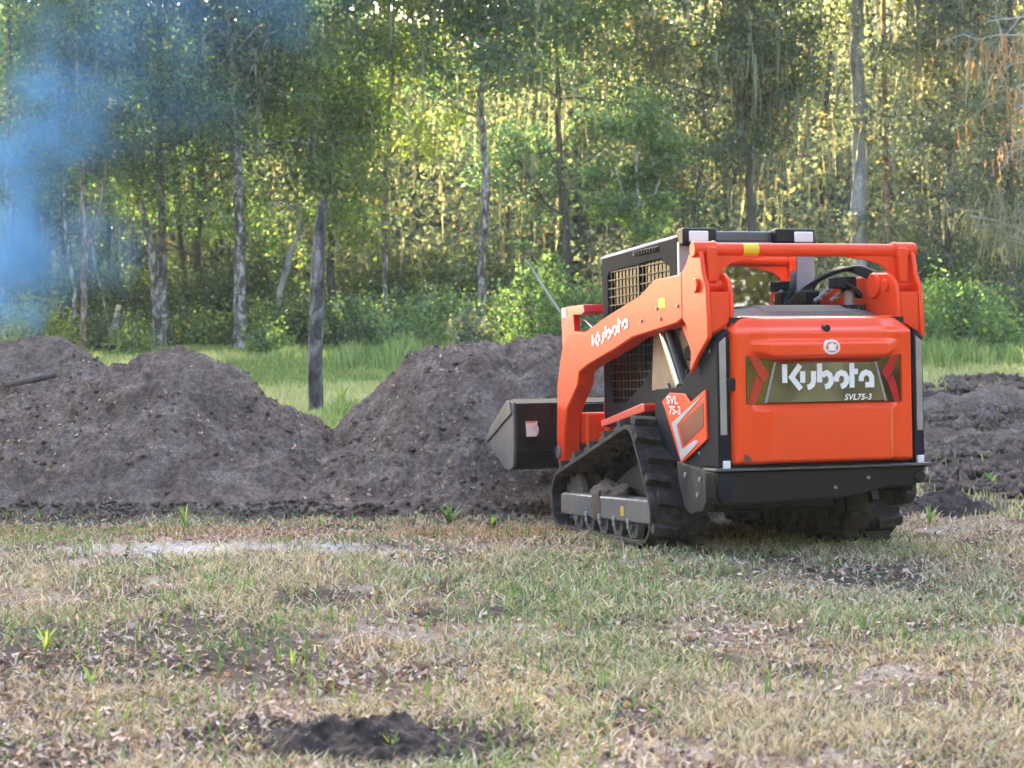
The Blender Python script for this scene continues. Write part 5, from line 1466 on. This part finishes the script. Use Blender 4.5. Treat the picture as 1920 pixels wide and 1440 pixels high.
# ------------------------------------------------------------------ smoke
def smoke():
    m, n, out = nodes("blue_smoke")
    v = n.nodes.new("ShaderNodeVolumePrincipled")
    v.inputs['Color'].default_value = (.24, .56, 1.0, 1); v.inputs['Anisotropy'].default_value = .1
    n.links.new(v.outputs[0], out.inputs['Volume'])
    tc = n.nodes.new("ShaderNodeTexCoord"); co = tc.outputs['Object']
    def math_(op, a, b=None):
        k = n.nodes.new("ShaderNodeMath"); k.operation = op
        for i, q in enumerate((a, b)):
            if q is None: continue
            if isinstance(q, (int, float)): k.inputs[i].default_value = q
            else: n.links.new(q, k.inputs[i])
        return k.outputs[0]
    def puff(px, py, wx, wz, amp):
        c = Vector(((px - 960) / F * 40, 40, zat(py, 40)))
        a = n.nodes.new("ShaderNodeVectorMath"); a.operation = 'SUBTRACT'; n.links.new(wob, a.inputs[0]); a.inputs[1].default_value = c
        b = n.nodes.new("ShaderNodeVectorMath"); b.operation = 'MULTIPLY'; n.links.new(a.outputs[0], b.inputs[0]); b.inputs[1].default_value = (1 / wx, 1 / 2.0, 1 / wz)
        l = n.nodes.new("ShaderNodeVectorMath"); l.operation = 'LENGTH'; n.links.new(b.outputs[0], l.inputs[0])
        r = n.nodes.new("ShaderNodeMapRange"); r.interpolation_type = 'SMOOTHSTEP'
        r.inputs[1].default_value = 1; r.inputs[2].default_value = 0; r.inputs[3].default_value = 0; r.inputs[4].default_value = amp
        n.links.new(l.outputs['Value'], r.inputs[0]); return r.outputs[0]
    nt_ = n.nodes.new("ShaderNodeTexNoise"); nt_.inputs['Scale'].default_value = .7; nt_.inputs['Detail'].default_value = 3; n.links.new(co, nt_.inputs['Vector'])
    ws = n.nodes.new("ShaderNodeVectorMath"); ws.operation = 'MULTIPLY_ADD'; n.links.new(nt_.outputs['Color'], ws.inputs[0]); ws.inputs[1].default_value = (1.8, .8, 1.8); ws.inputs[2].default_value = (-.9, -.4, -.9)
    ad = n.nodes.new("ShaderNodeVectorMath"); ad.operation = 'ADD'; n.links.new(co, ad.inputs[0]); n.links.new(ws.outputs[0], ad.inputs[1]); wob = ad.outputs[0]
    tot = None
    for a in [(25, 500, 1.5, 1.6, .75), (120, 210, 1.5, 1.5, .55), (10, 340, 1.6, 1.7, .45), (60, 600, .6, .7, .25), (170, 470, 1.5, 1.2, .16), (180, 60, 3.4, 1.8, .12), (440, 20, 3.6, 1.6, .13), (50, 350, 2.4, 3.6, .16), (300, 190, 2.4, 1.4, .08)]:
        q = puff(*a); tot = q if tot is None else math_('ADD', tot, q)
    f = noise(n, .9, 5, .6, co); mr = n.nodes.new("ShaderNodeMapRange"); mr.inputs[1].default_value = .38; mr.inputs[2].default_value = .62; mr.inputs[3].default_value = .05; mr.inputs[4].default_value = 1.6
    n.links.new(f, mr.inputs[0])
    n.links.new(math_('MULTIPLY', math_('MULTIPLY', tot, mr.outputs[0]), 1.4), v.inputs['Density'])
    bm = bmesh.new(); box(bm, -14.0, -3.0, 38.2, 41.8, .75, 10.2)
    me = bpy.data.meshes.new("smoke"); bmesh.ops.recalc_face_normals(bm, faces=bm.faces); bm.to_mesh(me); bm.free()
    o = link("smoke", me, m); tag(o, "blue smoke drifting up in front of the trees at the left", "smoke", kind="stuff")
smoke()

def haze():
    m, n, out = nodes("thin_smoky_air")
    v = n.nodes.new("ShaderNodeVolumePrincipled"); v.inputs['Color'].default_value = (.85, .92, 1.0, 1)
    v.inputs['Density'].default_value = .00045; v.inputs['Anisotropy'].default_value = .2
    n.links.new(v.outputs[0], out.inputs['Volume'])
    bm = bmesh.new(); box(bm, -120, 120, -80, 300, -3, 26)
    bmesh.ops.recalc_face_normals(bm, faces=bm.faces)
    me = bpy.data.meshes.new("haze"); bm.to_mesh(me); bm.free()
    tag(link("haze", me, m), "thin smoky haze hanging over the clearing", "haze", kind="stuff")
haze()
